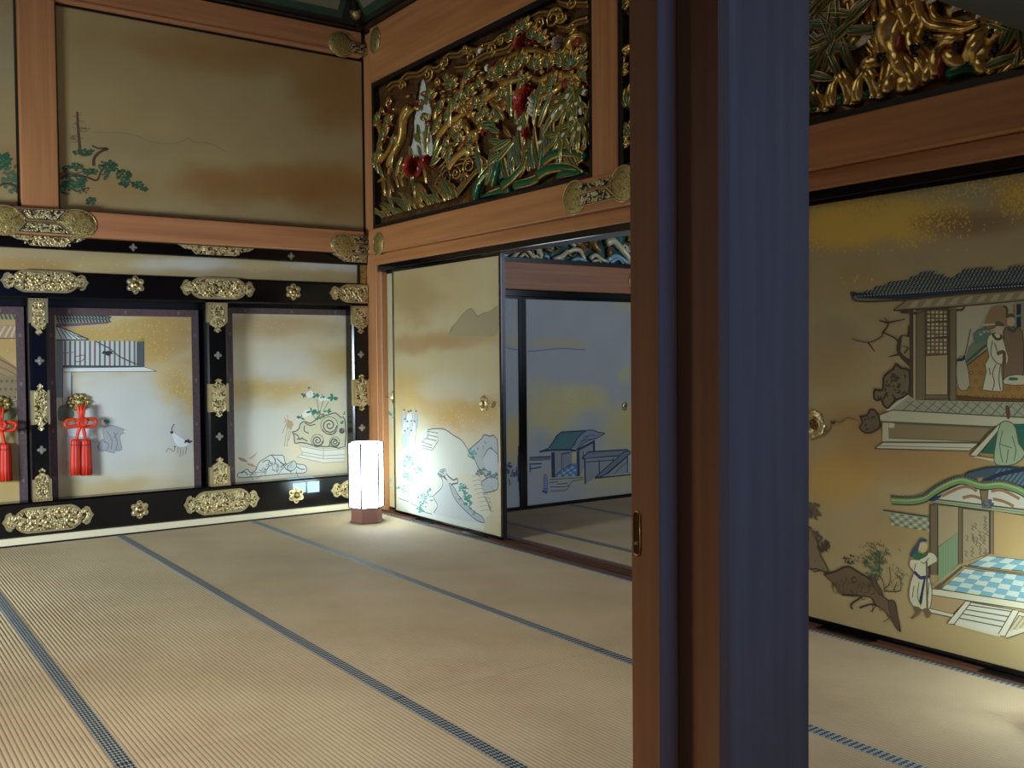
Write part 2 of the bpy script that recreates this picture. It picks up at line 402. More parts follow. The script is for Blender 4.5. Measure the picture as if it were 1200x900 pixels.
def art_left_panel(a):                       # courtyard wall, seated scholar in grey and two cranes
    a.z(0, 310, 6.923)
    r = (120, 132, 118); d = (56, 66, 70); pur = (112, 84, 104)
    a.poly([(452, 395), (790, 400), (905, 425), (890, 450), (850, 470), (455, 480)], (142, 150, 128))
    for i in range(17):
        x = 470+i*26
        for k in range(2): a.line([(x-14+k*5, 400+k*36), (x+6+k*5, 436+k*34)], d, .010)
    a.line([(452, 398), (790, 402), (905, 427)], d, .008); a.line([(455, 440), (880, 444)], d, .005)
    a.poly([(455, 478), (850, 468), (892, 448), (880, 478), (600, 500), (455, 505)], pur)
    a.poly([(452, 500), (520, 520), (720, 605), (452, 612)], (192, 200, 196)); 
    for k in range(6): a.line([(456+k*34, 508+k*14), (500+k*42, 604)], d, .005)
    a.line([(452, 500), (520, 520), (720, 607)], d, .008); a.line([(452, 612), (720, 610)], d, .008)
    a.z(0, 280, 5.0)
    a.poly([(330, 596), (368, 596), (368, 930), (330, 930)], (120, 132, 138)); a.poly([(368, 760), (418, 760), (418, 1000), (368, 1000)], (206, 210, 206), ink=d, w=.004)
    a.poly([(368, 596), (800, 600), (800, 745), (368, 745)], (188, 192, 184))
    for k in range(15):
        x = 382+k*29; a.line([(x, 598), (x, 742)], (88, 96, 108) if k % 3 else (116, 96, 110), .013)
    a.line([(368, 668), (430, 664)], (110, 110, 130), .006); a.line([(560, 600), (640, 640), (700, 690), (800, 735)], d, .008)
    a.line([(368, 745), (845, 748)], d, .012); a.line([(368, 752), (845, 756)], (110, 120, 130), .006)
    a.leaves(630, 668, 40, 14, 9, [(36, 42, 48)], 9, .6); a.line([(440, 690), (500, 680), (480, 715), (440, 718)], d, .005, 3)
    a.poly([(803, 600), (845, 596), (845, 748), (803, 748)], (76, 84, 92), ink=d, w=.003); a.poly([(800, 596), (845, 578), (845, 600), (800, 604)], (150, 136, 66))
    a.poly([(370, 756), (845, 750), (918, 776), (370, 780)], (208, 214, 212), ink=d, w=.004)
    a.z(0, 440, 4.5)                         # scholar
    a.poly([(560,262),(600,265),(655,285),(668,300),(640,310),(632,330),(642,392),(610,396),(600,410),(560,398),(530,400),(515,380),(530,345),(548,330),(540,290)], (152, 156, 160), 3, ink=(104, 108, 116), w=.003)
    for p in [[(560,290),(590,340),(585,390)],[(600,300),(618,350),(612,395)],[(545,345),(575,365),(560,398)],[(620,300),(600,330)]]: a.line(p, (90, 94, 104), .004, 3)
    a.blob(548, 250, 18, 20, (206, 192, 176), 10, .05); a.blob(562, 242, 16, 12, (56, 128, 112), 8, .2); a.blob(660, 296, 10, 7, (210, 196, 180), 8, .1)
    a.line([(440, 345), (530, 352)], (150, 150, 150), .003); a.line([(380, 0), (380, 120)], (110, 110, 112), .006)
    a.poly([(310, 170), (340, 155), (365, 160), (390, 200), (372, 232), (330, 238), (310, 230)], (108, 122, 110), 3, ink=(76, 88, 82), w=.004)
    a.poly([(352, 280), (470, 278), (476, 330), (360, 322)], (206, 206, 212), ink=(120, 120, 132), w=.003)
    # cranes
    a.poly([(905,300),(930,310),(975,340),(1000,352),(985,372),(945,378),(918,350)], (214, 218, 220), 3, ink=(150, 156, 160), w=.002)
    a.line([(912, 300), (906, 282), (914, 262), (922, 258)], (70, 70, 74), .006, 4); a.blob(906, 300, 9, 9, (50, 54, 60), 7, .3)
    a.leaves(992, 346, 20, 8, 9, [(46, 52, 58)], 7, .5); a.line([(940, 378), (935, 412)], (80, 84, 84), .003); a.line([(955, 378), (948, 432)], (80, 84, 84), .003)
    a.line([(875, 405), (890, 385), (915, 400), (925, 372)], (70, 74, 78), .004, 4); a.line([(985, 372), (978, 415)], (80, 84, 84), .003); a.line([(968, 390), (962, 425)], (90, 90, 90), .003)
    a.leaves(925, 378, 8, 5, 3, [(50, 54, 58)], 4)
def art_far_left_panel(a):
    a.z(0, 310, 6.923)
    d = (84, 72, 56)
    a.poly([(-900, 395), (130, 395), (130, 445), (-900, 450)], (122, 128, 104))
    for i in range(30): a.line([(-880+i*34, 398), (-862+i*34, 446)], (66, 70, 66), .010)
    a.poly([(-900, 485), (130, 490), (130, 600), (-900, 600)], (150, 126, 104))
    for i in range(20):
        x = -860+i*50; a.line([(x, 590), (x+50, 500)], (186, 168, 130), .012)
    a.line([(-900, 600), (130, 600)], d, .006)
    a.poly([(-900, 740), (0, 740), (140, 830), (140, 1100), (-900, 1100)], (140, 118, 82)); a.line([(-200, 720), (0, 770), (140, 850)], (120, 60, 40), .008, 3)
    for k in range(3): a.line([(-200, 780+k*50), (20, 840+k*50), (140, 900+k*60)], d, .005, 3)
    a.z(0, 440, 4.5)
    a.poly([(-300, 0), (100, 0), (90, 90), (60, 150), (-300, 190)], (122, 106, 78))
    for i in range(5):
        for j in range(3): a.blob(-20+i*28-j*6, 30+j*42, 9, 9, (92, 74, 50), 4, .05)
    a.rock([(-60, 150), (-10, 125), (60, 140), (96, 130), (100, 180), (60, 230), (-60, 240)], (110, 112, 88), d, .005)
def art_peony_panel(a):                      # peony on a scroll-carved rock stand, rocks below
    a.z(270, 430, 6.427)
    ink = (70, 80, 80); g = [(48, 128, 104), (36, 110, 88)]
    a.rock([(60,800),(90,790),(125,770),(150,795),(185,785),(215,720),(260,690),(300,665),(340,665),(395,668),(408,700),(420,735),(470,710),(500,730),(560,740),(575,780),(540,800),(400,806),(200,826),(60,832)], (196, 200, 190), ink, .006, 3, 30)
    a.rock([(425, 750), (455, 730), (475, 705), (500, 735), (480, 775), (440, 780)], (176, 184, 178), ink, .005, 3, 6)
    for p in [[(310,665),(340,700),(330,730)],[(350,690),(380,720),(420,745)],[(80,800),(110,790),(130,815)],[(240,720),(280,700),(300,720)],[(500,750),(530,770),(560,770)],[(400,740),(420,770),(460,790)]]: a.line(p, ink, .007, 3)
    for p, c in [([(60,680),(75,705),(130,718),(100,690)], (150, 120, 112)), ([(135,690),(150,680),(205,640),(165,690)], (168, 150, 132)), ([(122,728),(160,730),(200,755),(150,745)], (170, 128, 116))]: a.poly(p, c, 3)
    # stand
    w = (206, 204, 188)
    a.poly([(520, 590), (700, 615), (862, 605), (862, 712), (700, 722), (500, 678), (545, 655)], w, ink=(150, 152, 146), w=.005)
    for p in [[(535,600),(700,630),(862,615)],[(540,640),(700,670),(862,660)],[(520,660),(700,692),(862,688)],[(500,678),(700,722),(862,712)],[(700,615),(700,690)]]: a.line(p, (146, 150, 148), .006)
    # carved rock
    a.rock([(465,490),(500,480),(520,455),(525,430),(560,410),(600,425),(640,400),(700,370),(740,360),(790,345),(830,380),(862,395),(862,600),(760,598),(700,600),(620,590),(570,575),(520,570),(485,575),(480,520)], (186, 182, 152), ink, .009, 2, 0)
    for cx, cy, R in [(745, 440, 58), (655, 555, 42), (785, 565, 34), (840, 480, 18)]:
        pts = [(cx+R*(1-t/18)*math.cos(t*.75), cy+R*(1-t/18)*math.sin(t*.75)) for t in range(17)]
        a.line(pts, ink, .010, 3)
        a.line([(cx+R*1.12*math.cos(t*.52), cy+R*1.12*math.sin(t*.52)) for t in range(13)], ink, .005, 2)
    for p in [[(480,500),(510,520),(520,545),(545,530)],[(500,545),(540,540),(580,560)],[(560,440),(555,480),(590,500)],[(690,470),(720,500),(770,510),(800,480)],[(740,600),(770,540),(800,560)],[(560,420),(600,440),(640,430)]]: a.line(p, ink, .008, 3)
    a.leaves(690, 370, 26, 20, 14, [(96, 104, 88)], 8)
    # faded flower at left
    a.blob(450, 440, 26, 36, (176, 150, 112), 9, .3)
    for p in [[(405,380),(420,420),(395,490),(390,500)],[(430,360),(430,440),(405,600)],[(440,480),(425,600)],[(455,480),(440,555)],[(400,420),(430,400),(450,410)]]: a.line(p, (150, 132, 102), .005, 3)
    # peony leaves and white blooms
    for x, y, rx, ry in [(600, 205, 36, 26), (690, 240, 30, 22), (590, 345, 36, 24), (560, 360, 20, 20), (740, 240, 18, 14)]: a.blob(x, y, rx, ry, (212, 214, 208), 10, .2)
    for cx, cy, R, n in [(545,215,30,6),(640,215,34,7),(690,222,26,5),(770,230,46,7),(600,160,20,4),(610,335,44,8),(650,340,34,7),(730,330,36,5),(530,385,36,6),(850,420,26,5),(855,350,20,4),(660,385,26,5)]:
        for k in range(n):
            t = a.rnd.uniform(0, 6.28); ex = cx+R*math.cos(t); ey = cy+R*.7*math.sin(t); mx, my = (cx+ex)/2, (cy+ey)/2; nx, ny = -(ey-cy)*.22, (ex-cx)*.22
            a.poly([(cx, cy), (mx+nx, my+ny), (ex, ey), (mx-nx, my-ny)], a.rnd.choice(g), 2)
    for p in [[(650,240),(660,300),(665,380)],[(700,250),(680,320),(670,380)],[(740,260),(700,330)],[(610,350),(650,400)]]: a.line(p, (96, 130, 96), .006, 3)
def art_gold_door(a):                        # tall screen by the lantern: distant peaks, robed group, steps, crags
    a.z(430, 250, 3.75)
    a.poly([(360,530),(400,470),(425,440),(458,418),(485,450),(510,440),(545,430),(575,408),(575,530),(500,540)], (156, 142, 108), 2); a.line([(360,530),(400,470),(425,440),(458,418),(485,450),(510,440),(545,430),(575,408)], (122, 116, 96), .006, 2)
    a.z(460, 470, 5.625)
    ink = (56, 68, 78); rk = (164, 172, 172); g = [(70, 140, 124), (92, 156, 142), (58, 118, 104)]
    a.poly([(190,200),(250,182),(345,186),(400,225),(450,255),(500,320),(550,390),(560,520),(600,620),(600,850),(300,800),(40,700),(40,380),(130,330)], (196, 198, 184), 2)
    a.line([(230, 190), (280, 182), (345, 187), (400, 225), (455, 258), (500, 325), (545, 390)], ink, .007, 3)
    a.rock([(500,325),(540,290),(585,250),(605,222),(640,232),(690,250),(692,510),(640,520),(600,480),(560,430),(545,390)], rk, ink, .007, 2, 10)
    a.poly([(600,360),(650,310),(692,360),(692,500),(640,480),(610,430)], (176, 184, 186), 2); a.line([(600, 370), (640, 310), (692, 350)], ink, .006, 3)
    a.rock([(590,530),(640,500),(692,515),(692,580),(640,600),(600,610),(620,650),(650,720),(600,640),(580,590)], rk, ink, .006, 2, 8)
    a.leaves(522, 350, 26, 34, 20, g, 9); a.leaves(600, 470, 50, 24, 24, [(94, 106, 112), (110, 122, 124)], 9); a.leaves(660, 490, 34, 18, 14, [(94, 106, 112)], 8)
    a.poly([(228, 198), (300, 212), (302, 262), (262, 325), (190, 308), (192, 268), (228, 240)], (200, 200, 186), ink=ink, w=.004)
    for p in [[(228,198),(300,212)],[(232,222),(298,238)],[(222,246),(290,262)],[(192,268),(262,292)],[(190,290),(262,310)],[(262,325),(302,262)],[(240,200),(232,250)]]: a.line(p, ink, .005)
    a.line([(300,480),(320,455),(350,452),(355,480),(400,520),(425,510),(430,540),(390,550),(410,590),(460,660),(520,720),(570,770),(600,790)], ink, .010, 3)
    a.poly([(300,470),(320,455),(350,452),(350,500),(330,560),(300,600),(280,620),(270,640),(300,700),(270,740),(330,760),(560,800),(480,700),(420,640),(380,560),(345,500)], (182, 188, 186), 2); a.line([(300, 480), (330, 520), (325, 570), (275, 620), (272, 640), (298, 690), (270, 735)], ink, .006, 3)
    a.rock([(375,540),(400,560),(430,610),(470,665),(540,730),(590,760),(608,800),(560,790),(500,740),(430,670),(390,600)], (158, 168, 170), ink, .006, 2, 8)
    a.leaves(325, 480, 24, 24, 20, [(110, 128, 134)], 7, .4)
    a.leaves(470, 575, 32, 40, 30, g, 9); a.leaves(495, 650, 26, 50, 34, g, 9)
    a.poly([(420,490),(480,468),(540,500),(580,540),(600,620),(650,740),(600,760),(540,700),(520,600),(460,530)], (200, 196, 170), 2)
    for k in range(9): y = 500+k*28; x = 520+k*8; a.line([(x, y), (x+40, y-8), (x+70+k*2, y+6)], (134, 142, 138), .004, 3)
    for cx, cy, rx, ry, n in [(105, 400, 36, 40, 22), (100, 500, 34, 30, 18), (170, 450, 26, 30, 10), (215, 650, 50, 50, 34), (240, 600, 22, 26, 12), (60, 580, 28, 30, 8), (180, 710, 34, 24, 14)]: a.leaves(cx, cy, rx, ry, n, [(84, 150, 140), (66, 134, 122), (104, 152, 146)], 7)
    for p in [[(110,440),(120,540),(115,660),(160,690)],[(40,520),(60,580),(110,600)],[(160,690),(210,730),(260,745)],[(40,640),(110,665)]]: a.line(p, (84, 112, 122), .006, 3)
    for k in range(11):                       # robed group
        x = 78+(k % 4)*24+a.rnd.uniform(-6, 6); y = 80+(k//4)*62+a.rnd.uniform(-8, 8)
        a.poly([(x-6, y), (x+8, y), (x+14, y+70), (x+6, y+96), (x-12, y+92), (x-14, y+50)], a.rnd.choice([(190, 200, 206), (206, 208, 204), (160, 172, 180)]), 2, ink=(104, 118, 128), w=.003)
        a.blob(x+1, y-8, 6, 8, (196, 186, 170), 8, .1); a.blob(x+2, y-15, 7, 6, (66, 74, 76), 6, .3)
    a.line([(148, 40), (158, 120), (150, 260), (160, 300)], (96, 108, 116), .004, 3)
def art_back_leaf(a):
    a.leaves(457, 486, 3, 6, 7, [(80, 130, 118)], 1.5); a.leaves(456, 560, 4, 20, 12, [(130, 170, 160)], 2)
    a.line([(453, 360), (456, 400), (458, 460)], (170, 160, 120), .003, 2)
def art_next_room(a):                        # gate house with a bent roof, walled court
    a.z(590, 460, 6.43)
    ink = (48, 62, 82); wl = (150, 154, 152)
    for p in [[(195,490),(355,482)],[(195,510),(300,508)],[(195,540),(290,535)],[(200,575),(285,562)],[(200,545),(200,600)]]: a.line(p, ink, .010)
    a.poly([(195, 492), (355, 486), (355, 508), (195, 514)], (112, 122, 130))
    a.poly([(365,450),(690,380),(690,470),(610,560),(575,630),(365,640)], wl)
    a.poly([(275,445),(335,425),(370,380),(400,330),(435,298),(620,288),(560,340),(520,410),(495,432),(360,436)], (84, 128, 124), 1, ink=ink, w=.012)
    for k in range(9): a.line([(440+k*20, 300), (400+k*19, 345), (360+k*18, 432)], (66, 104, 104), .004, 3)
    a.poly([(495,432),(530,400),(560,340),(620,290),(670,282),(715,300),(765,306),(740,322),(700,345),(640,362),(570,410),(540,440)], (136, 148, 160), 2, ink=ink, w=.008)
    for p in [[(560,400),(610,360),(680,350)],[(600,340),(650,320),(700,330)],[(580,370),(640,330)]]: a.line(p, ink, .005, 3)
    a.line([(270, 448), (360, 434), (500, 430), (545, 440)], ink, .012, 2)
    a.line([(556, 434), (680, 370)], ink, .020); a.line([(600, 440), (600, 480)], ink, .006); a.line([(680, 360), (682, 440)], ink, .024)
    a.line([(372, 450), (376, 640)], ink, .036); a.line([(438, 460), (440, 575)], ink, .012); a.line([(562, 440), (564, 630)], ink, .028); a.line([(513, 448), (513, 540)], ink, .008)
    a.poly([(440, 460), (545, 448), (545, 540), (440, 575)], (140, 146, 146)); a.line([(440, 462), (500, 452)], ink, .010); a.poly([(516, 448), (548, 446), (548, 530), (516, 536)], (196, 190, 132))
    a.poly([(440, 575), (510, 538), (556, 540), (556, 628), (395, 638)], (96, 132, 160))
    for j in range(4):
        for i in range(5):
            if (i+j) % 2: x = 430+i*26-j*6; y = 558+j*20; a.poly([(x, y), (x+24, y-2), (x+20, y+16), (x-4, y+17)], (150, 186, 206))
    a.line([(380, 638), (440, 580), (512, 540)], ink, .008)
    a.poly([(590,495),(640,448),(930,430),(960,448),(880,475),(610,500)], (126, 138, 142), ink=ink, w=.012)
    a.poly([(612,500),(880,480),(935,460),(935,605),(700,640),(612,690)], wl)
    a.line([(612, 500), (616, 690)], ink, .016); a.line([(620, 524), (830, 508)], ink, .008); a.line([(720, 508), (722, 605)], ink, .012); a.line([(826, 492), (826, 530)], ink, .010); a.line([(935, 450), (933, 605)], ink, .012)
    a.poly([(690,640),(905,450),(945,440),(960,455),(770,615),(740,632)], (116, 130, 138), ink=ink, w=.010); a.line([(780, 615), (935, 480)], ink, .008); a.line([(835, 610), (930, 520)], ink, .006); a.line([(690, 645), (960, 618)], ink, .012)
    for p in [[(345,680),(410,672)],[(400,690),(480,684)],[(350,710),(460,712),(490,700),(520,668)],[(355,742),(470,738),(500,700)],[(520,665),(600,655)],[(345,655),(600,640)]]: a.line(p, ink, .006)
    a.poly([(305,625),(325,620),(332,680),(325,760),(305,740)], (130, 146, 178), 2, ink=(70, 84, 120), w=.004); a.leaves(318, 740, 26, 14, 8, [(74, 88, 124)], 8)
    a.z(590, 460, 6.43); a.leaves(75, 590, 50, 40, 34, [(84, 88, 120), (104, 104, 130)], 10); a.leaves(45, 550, 20, 20, 10, [(84, 88, 120)], 8); a.line([(40, 650), (50, 700)], ink, .008)
    a.z(430, 250, 3.75); a.line([(703, 608), (790, 600), (860, 594), (960, 600)], (92, 108, 140), .006, 3); a.line([(608, 590), (678, 600)], (92, 108, 140), .006)
def art_right_door(a):                       # the large screen beyond the post
    wd = (122, 108, 76); wdd = (84, 70, 48); wl = (196, 188, 150); cr = (176, 158, 112)
    a.z(980, 300, 4.736)
    # tiled roof
    prof = [(88,200),(180,184),(260,152),(340,126),(400,120),(440,98),(500,78),(560,90),(640,112),(700,76),(780,56),(850,56),(905,85),(960,56),(1042,44),(1180,66),(1300,40),(1560,20)]
    a.poly([(x, y+10) for x, y in prof]+[(1560,150),(1042,178),(700,205),(400,242),(120,240),(92,235)], (104, 114, 100), 1)
    def ridge(x):
        for (p, q), (r_, s_) in zip(prof, prof[1:]):
            if p <= x <= r_: return q+(s_-q)*(x-p)/(r_-p)
        return 200
    rd = random.Random(5)
    for row in range(8):
        n = 66
        for i in range(n):
            x = 130+row*34+i*21.5
            yb = 232-(x-100)*.062-row*21
            if x > 1530 or yb-14 < ridge(x): continue
            a.line([(x-7, yb), (x+10, yb-17)], (40, 54, 60), .0105, 1, .004)
            a.line([(x+3, yb), (x+20, yb-17)], (146, 150, 128), .006, 1, .003)
    a.line([(88, 200), (120, 218), (400, 222), (700, 190), (1042, 165), (1560, 130)], (34, 52, 64), .020, 2)
    for i in range(84): x = 110+i*17; a.blob(x, 224-(x-110)*.064, 5, 4.5, (160, 164, 148), 6, .1)
    a.line([(88, 200), (92, 240), (140, 252), (240, 250), (400, 242), (700, 212), (1042, 185), (1560, 150)], wdd, .008, 2)
    # eave
    a.poly([(320,300),(395,245),(700,215),(1042,190),(1560,150),(1560,215),(1042,250),(680,282),(360,305)], (150, 136, 98), ink=wdd, w=.004)
    for i in range(15): x = 400+i*75; a.poly([(x, 288-i*6), (x+44, 284-i*6), (x+64, 248-i*6), (x+34, 250-i*6)], (176, 164, 124))
    a.line([(320, 302), (680, 280), (1042, 248), (1560, 214)], wdd, .006)
    # wall, interior
    a.poly([(670, 285), (1042, 250), (1560, 215), (1560, 800), (1042, 800), (670, 780)], (172, 162, 124))
    a.poly([(670, 285), (860, 270), (720, 540), (670, 560)], (182, 176, 140))
    a.poly([(720,600),(840,520),(1560,470),(1560,810),(1042,800),(670,785),(670,730)], (158, 122, 62))
    for i in range(16):
        for j in range(6):
            x = 700+i*52+(j % 2)*26; y = 560+j*44
            if y > 800 or (x < 740 and y < 720) or (x < 840 and y < 590): continue
            a.blob(x, y, 15, 13, (128, 92, 44), 4, .02); a.blob(x, y, 7, 6, (172, 138, 76), 4, .02)
    a.poly([(720, 560), (740, 500), (840, 400), (860, 480), (730, 610)], (120, 128, 96)); a.line([(722, 612), (840, 520)], wdd, .006); a.line([(722, 590), (838, 490)], (60, 84, 76), .008)
    a.poly([(760, 430), (820, 395), (860, 420), (850, 460), (780, 490)], (96, 124, 104), 2); a.leaves(820, 420, 30, 20, 14, [(176, 168, 132), (70, 110, 92)], 7)
    a.poly([(1000, 262), (1560, 215), (1560, 400), (1000, 420)], (150, 140, 100)); a.poly([(1003, 268), (1028, 266), (1028, 395), (1003, 400)], (24, 50, 74)); a.line([(1003, 335), (1028, 328)], (120, 140, 130), .008); a.line([(990, 265), (990, 400)], (150, 130, 70), .010)
    a.poly([(860, 285), (930, 275), (950, 300), (950, 390), (880, 380), (820, 400)], (150, 124, 82), 2); a.line([(930, 278), (950, 292), (948, 340)], wdd, .008, 3)
    a.poly([(672, 585), (715, 560), (745, 715), (700, 748), (672, 700)], (176, 170, 136), 2, ink=(80, 76, 60), w=.003); a.poly([(672, 572), (700, 565), (718, 545), (715, 575), (690, 585), (672, 582)], (36, 54, 58), 2); a.line([(718, 545), (735, 470), (748, 405)], wdd, .004)
    # figures painted in the hall
    a.poly([(930,420),(960,390),(1000,400),(1035,420),(1042,560),(1030,690),(930,680),(940,560)], (128, 104, 76), 2, ink=(80, 66, 48), w=.004)
    a.blob(972, 362, 22, 30, (190, 170, 128), 12, .04); a.poly([(945,345),(955,322),(985,322),(995,345),(975,338)], (92, 84, 60), 2); a.line([(955, 400), (985, 420), (1000, 400)], (50, 84, 72), .010, 3)
    a.poly([(930, 690), (960, 665), (1040, 660), (1070, 700), (1040, 716), (940, 712)], (196, 190, 150), 2, ink=(90, 84, 64), w=.003); a.blob(985, 682, 28, 9, (40, 110, 74), 10, .1)
    a.poly([(845,450),(870,430),(920,440),(945,520),(958,560),(950,600),(925,590),(920,640),(928,740),(900,752),(830,745),(815,735),(835,640),(828,600),(850,560),(838,500)], (206, 202, 164), 2, ink=(104, 98, 76), w=.004)
    a.blob(905, 410, 22, 28, (196, 176, 134), 12, .04); a.poly([(875,400),(880,370),(910,362),(935,378),(930,390),(895,388)], (96, 86, 60), 2); a.line([(870, 432), (890, 460), (915, 458), (918, 440)], (84, 70, 44), .010, 3)
    for p in [[(870,470),(860,540),(890,590),(925,605)],[(880,480),(900,540)],[(890,600),(870,650),(880,700),(870,745)],[(915,600),(905,680),(915,745)],[(850,620),(858,660)],[(930,540),(935,600),(945,560)]]: a.line(p, (96, 92, 72), .004, 3)
    a.poly([(820, 385), (880, 378), (885, 392), (850, 410), (830, 400)], (134, 110, 76), 2, ink=wdd, w=.003); a.line([(815, 384), (885, 378)], (190, 186, 160), .007)
    a.line([(895, 545), (925, 530), (935, 545), (935, 600)], (110, 84, 48), .014, 2)
    # painted people continuing beyond the leaf edge
    a.poly([(1160,430),(1210,420),(1240,520),(1240,740),(1130,740),(1140,560)], (120, 140, 110), 2, ink=wdd, w=.004); a.blob(1185, 395, 22, 28, (196, 176, 134), 12, .04)
    # posts and lattice
    for x0, x1, c in [(412, 422, wd), (428, 446, (176, 160, 122)), (446, 496, wd), (630, 668, wd)]: a.poly([(x0, 300), (x1, 298), (x1, 800), (x0, 800)], c, ink=wdd, w=.004)
    a.line([(416, 300), (418, 826)], wdd, .008); a.line([(630, 300), (632, 850)], wdd, .008); a.line([(360, 312), (450, 316)], wdd, .010); a.line([(370, 300), (440, 322), (500, 300)], wdd, .006, 2); a.line([(670, 300), (700, 300), (715, 282)], wdd, .010)
    a.poly([(498, 300), (622, 292), (622, 548), (498, 552)], (104, 88, 60), ink=wdd, w=.005)
    for i in range(5):
        for j in range(11):
            x = 508+i*23; y = 306+j*22; a.poly([(x, y), (x+15, y-1), (x+15, y+13), (x, y+14)], (196, 186, 150) if (i*7+j*5) % 4 else (176, 150, 84))
    a.line([(498, 370), (622, 362)], wdd, .008); a.line([(498, 460), (622, 448)], wdd, .008)
    a.poly([(498, 552), (622, 548), (622, 770), (498, 770)], cr, ink=wdd, w=.005); a.poly([(498, 772), (622, 772), (622, 792), (498, 792)], wd, ink=wdd, w=.003)
    a.line([(668, 785), (820, 798), (1042, 806), (1560, 830)], (96, 66, 34), .020, 2)
    # terrace
    a.poly([(400,770),(445,800),(1042,812),(1560,840),(1560,950),(1042,905),(330,862),(290,862)], (158, 160, 128))
    for i in range(19): x = 430+i*62; a.line([(x, 806+i), (x-70, 868+i*3)], (96, 102, 84), .004); a.line([(x-40, 806+i), (x+60, 866+i*3)], (110, 114, 94), .003)
    a.line([(400, 770), (285, 860)], (196, 190, 156), .014); a.line([(285, 862), (560, 880), (1042, 905), (1560, 950)], (90, 88, 70), .005, 2)
    a.z(940, 460, 4.5)
    a.poly([(410,118),(480,92),(1060,125),(1500,150),(1500,185),(1080,165),(1010,180),(415,152)], (190, 186, 150), ink=(92, 88, 70), w=.005)
    a.poly([(425,155),(1010,182),(930,262),(425,260)], (188, 182, 146), ink=(92, 88, 70), w=.005); a.poly([(460, 162), (1000, 186), (935, 258), (460, 240)], (140, 122, 84), ink=(92, 88, 70), w=.003)
    a.poly([(385, 295), (430, 262), (935, 266), (885, 308)], (196, 192, 160), ink=(92, 88, 70), w=.005); a.line([(400, 280), (900, 292)], (120, 116, 92), .003)
    a.poly([(460,160),(490,162),(488,186),(460,184)], (196, 192, 160))
    a.poly([(950, 320), (1050, 170), (1500, 180), (1500, 420), (1130, 330)], (40, 96, 70)); a.poly([(885, 332), (1045, 162), (1062, 172), (925, 336)], (196, 192, 158), ink=(92, 88, 70), w=.004); a.poly([(925, 336), (1020, 350), (1010, 362), (905, 340)], (190, 186, 152))
    a.poly([(1050,160),(1100,155),(1130,190),(1145,270),(1180,320),(1130,375),(1050,385),(1015,360),(1025,260)], (156, 172, 132), 2, ink=(80, 90, 70), w=.004); a.poly([(1075,70),(1095,75),(1100,130),(1085,140),(1078,110)], (96, 66, 40), 2); a.poly([(1120, 165), (1300, 160), (1300, 210), (1150, 210)], (30, 100, 84))
    for p in [[(1060,200),(1045,280),(1060,370)],[(1040,270),(1110,292)],[(1090,300),(1080,372)],[(1110,230),(1130,300),(1120,360)]]: a.line(p, (96, 112, 86), .004, 3)
    # left rocks of the terrace and bare plum
    a.z(980, 300, 4.736)
    a.rock([(215,740),(258,745),(265,700),(270,665),(320,625),(335,598),(365,625),(408,635),(405,760),(330,800),(290,845),(262,820),(258,790),(235,800),(212,790)], (116, 104, 72), (58, 46, 32), .009, 2, 26)
    a.leaves(330, 700, 46, 50, 16, [(60, 48, 34), (84, 70, 48)], 9, .5)
    for p in [[(410,580),(350,540),(345,470),(260,425),(255,445),(180,480),(90,460)],[(260,425),(290,380),(270,340)],[(290,370),(385,350)],[(285,370),(240,358)],[(345,470),(370,440),(410,450)],[(180,480),(215,530)],[(350,545),(290,560)],[(400,450),(405,380)],[(380,540),(400,510),(370,500)],[(360,445),(355,540)]]: a.line(p, (74, 54, 36), .008, 3, .003)
    a.line([(410, 600), (365, 555), (345, 520), (350, 470)], (84, 62, 42), .020, 3, .010)
    a.z(940, 460, 4.5)
    a.rock([(310,125),(345,120),(360,92),(380,90),(395,105),(408,130),(412,180),(385,200),(360,212),(330,210),(305,185),(320,160)], (104, 92, 68), (62, 48, 34), .008, 2, 14)
    a.line([(50, 250), (120, 220), (150, 190), (160, 150), (200, 155), (240, 132), (300, 150)], (128, 106, 66), .006, 3); a.leaves(160, 160, 26, 12, 9, [(64, 54, 40)], 4); a.leaves(120, 190, 14, 26, 14, [(112, 100, 76)], 6)
    a.leaves(60, 610, 30, 34, 30, [(92, 80, 60), (110, 96, 70)], 9); a.leaves(70, 760, 40, 30, 30, [(96, 82, 66)], 8); a.leaves(120, 810, 26, 30, 20, [(84, 72, 58)], 7)
    # lower pavilion
    gr = (116, 146, 84)
    a.poly([(430, 618), (670, 655), (670, 720), (500, 700), (470, 660)], (150, 156, 124))
    for i in range(9):
        for j in range(4): a.blob(480+i*24, 640+j*18+i*4, 10, 6, (186, 188, 156) if (i+j) % 2 else (110, 118, 96), 7, .1)
    a.line([(430, 620), (670, 655)], (72, 70, 54), .006)
    a.poly([(680,592),(1500,668),(1500,1300),(720,1000),(680,900)], (172, 148, 96))
    a.poly([(720, 540), (850, 480), (980, 496), (1160, 500), (1500, 640), (1500, 700), (700, 570)], (198, 196, 172))
    a.poly([(820,470),(880,420),(980,395),(1100,392),(1170,404),(1500,300),(1500,600),(1160,490),(960,478)], (60, 82, 90), 1, ink=(34, 46, 58), w=.006)
    for i in range(16): x = 990+i*24; a.line([(x, 472+i*3), (x+60, 400+i*2)], (98, 120, 122), .006)
    a.line([(960, 470), (1050, 430), (1200, 400)], (28, 40, 66), .016, 3)
    b = [(475,568),(560,572),(640,560),(700,520),(780,478),(850,462),(930,486),(975,490),(1050,484),(1130,505),(1180,530),(1280,590),(1400,660)]
    bs = smooth(b, 5)
    a.line(bs, (38, 48, 44), .036); a.line([(x, y+1) for x, y in bs], gr, .026); a.line([(x, y-3) for x, y in bs], (150, 176, 116), .007)
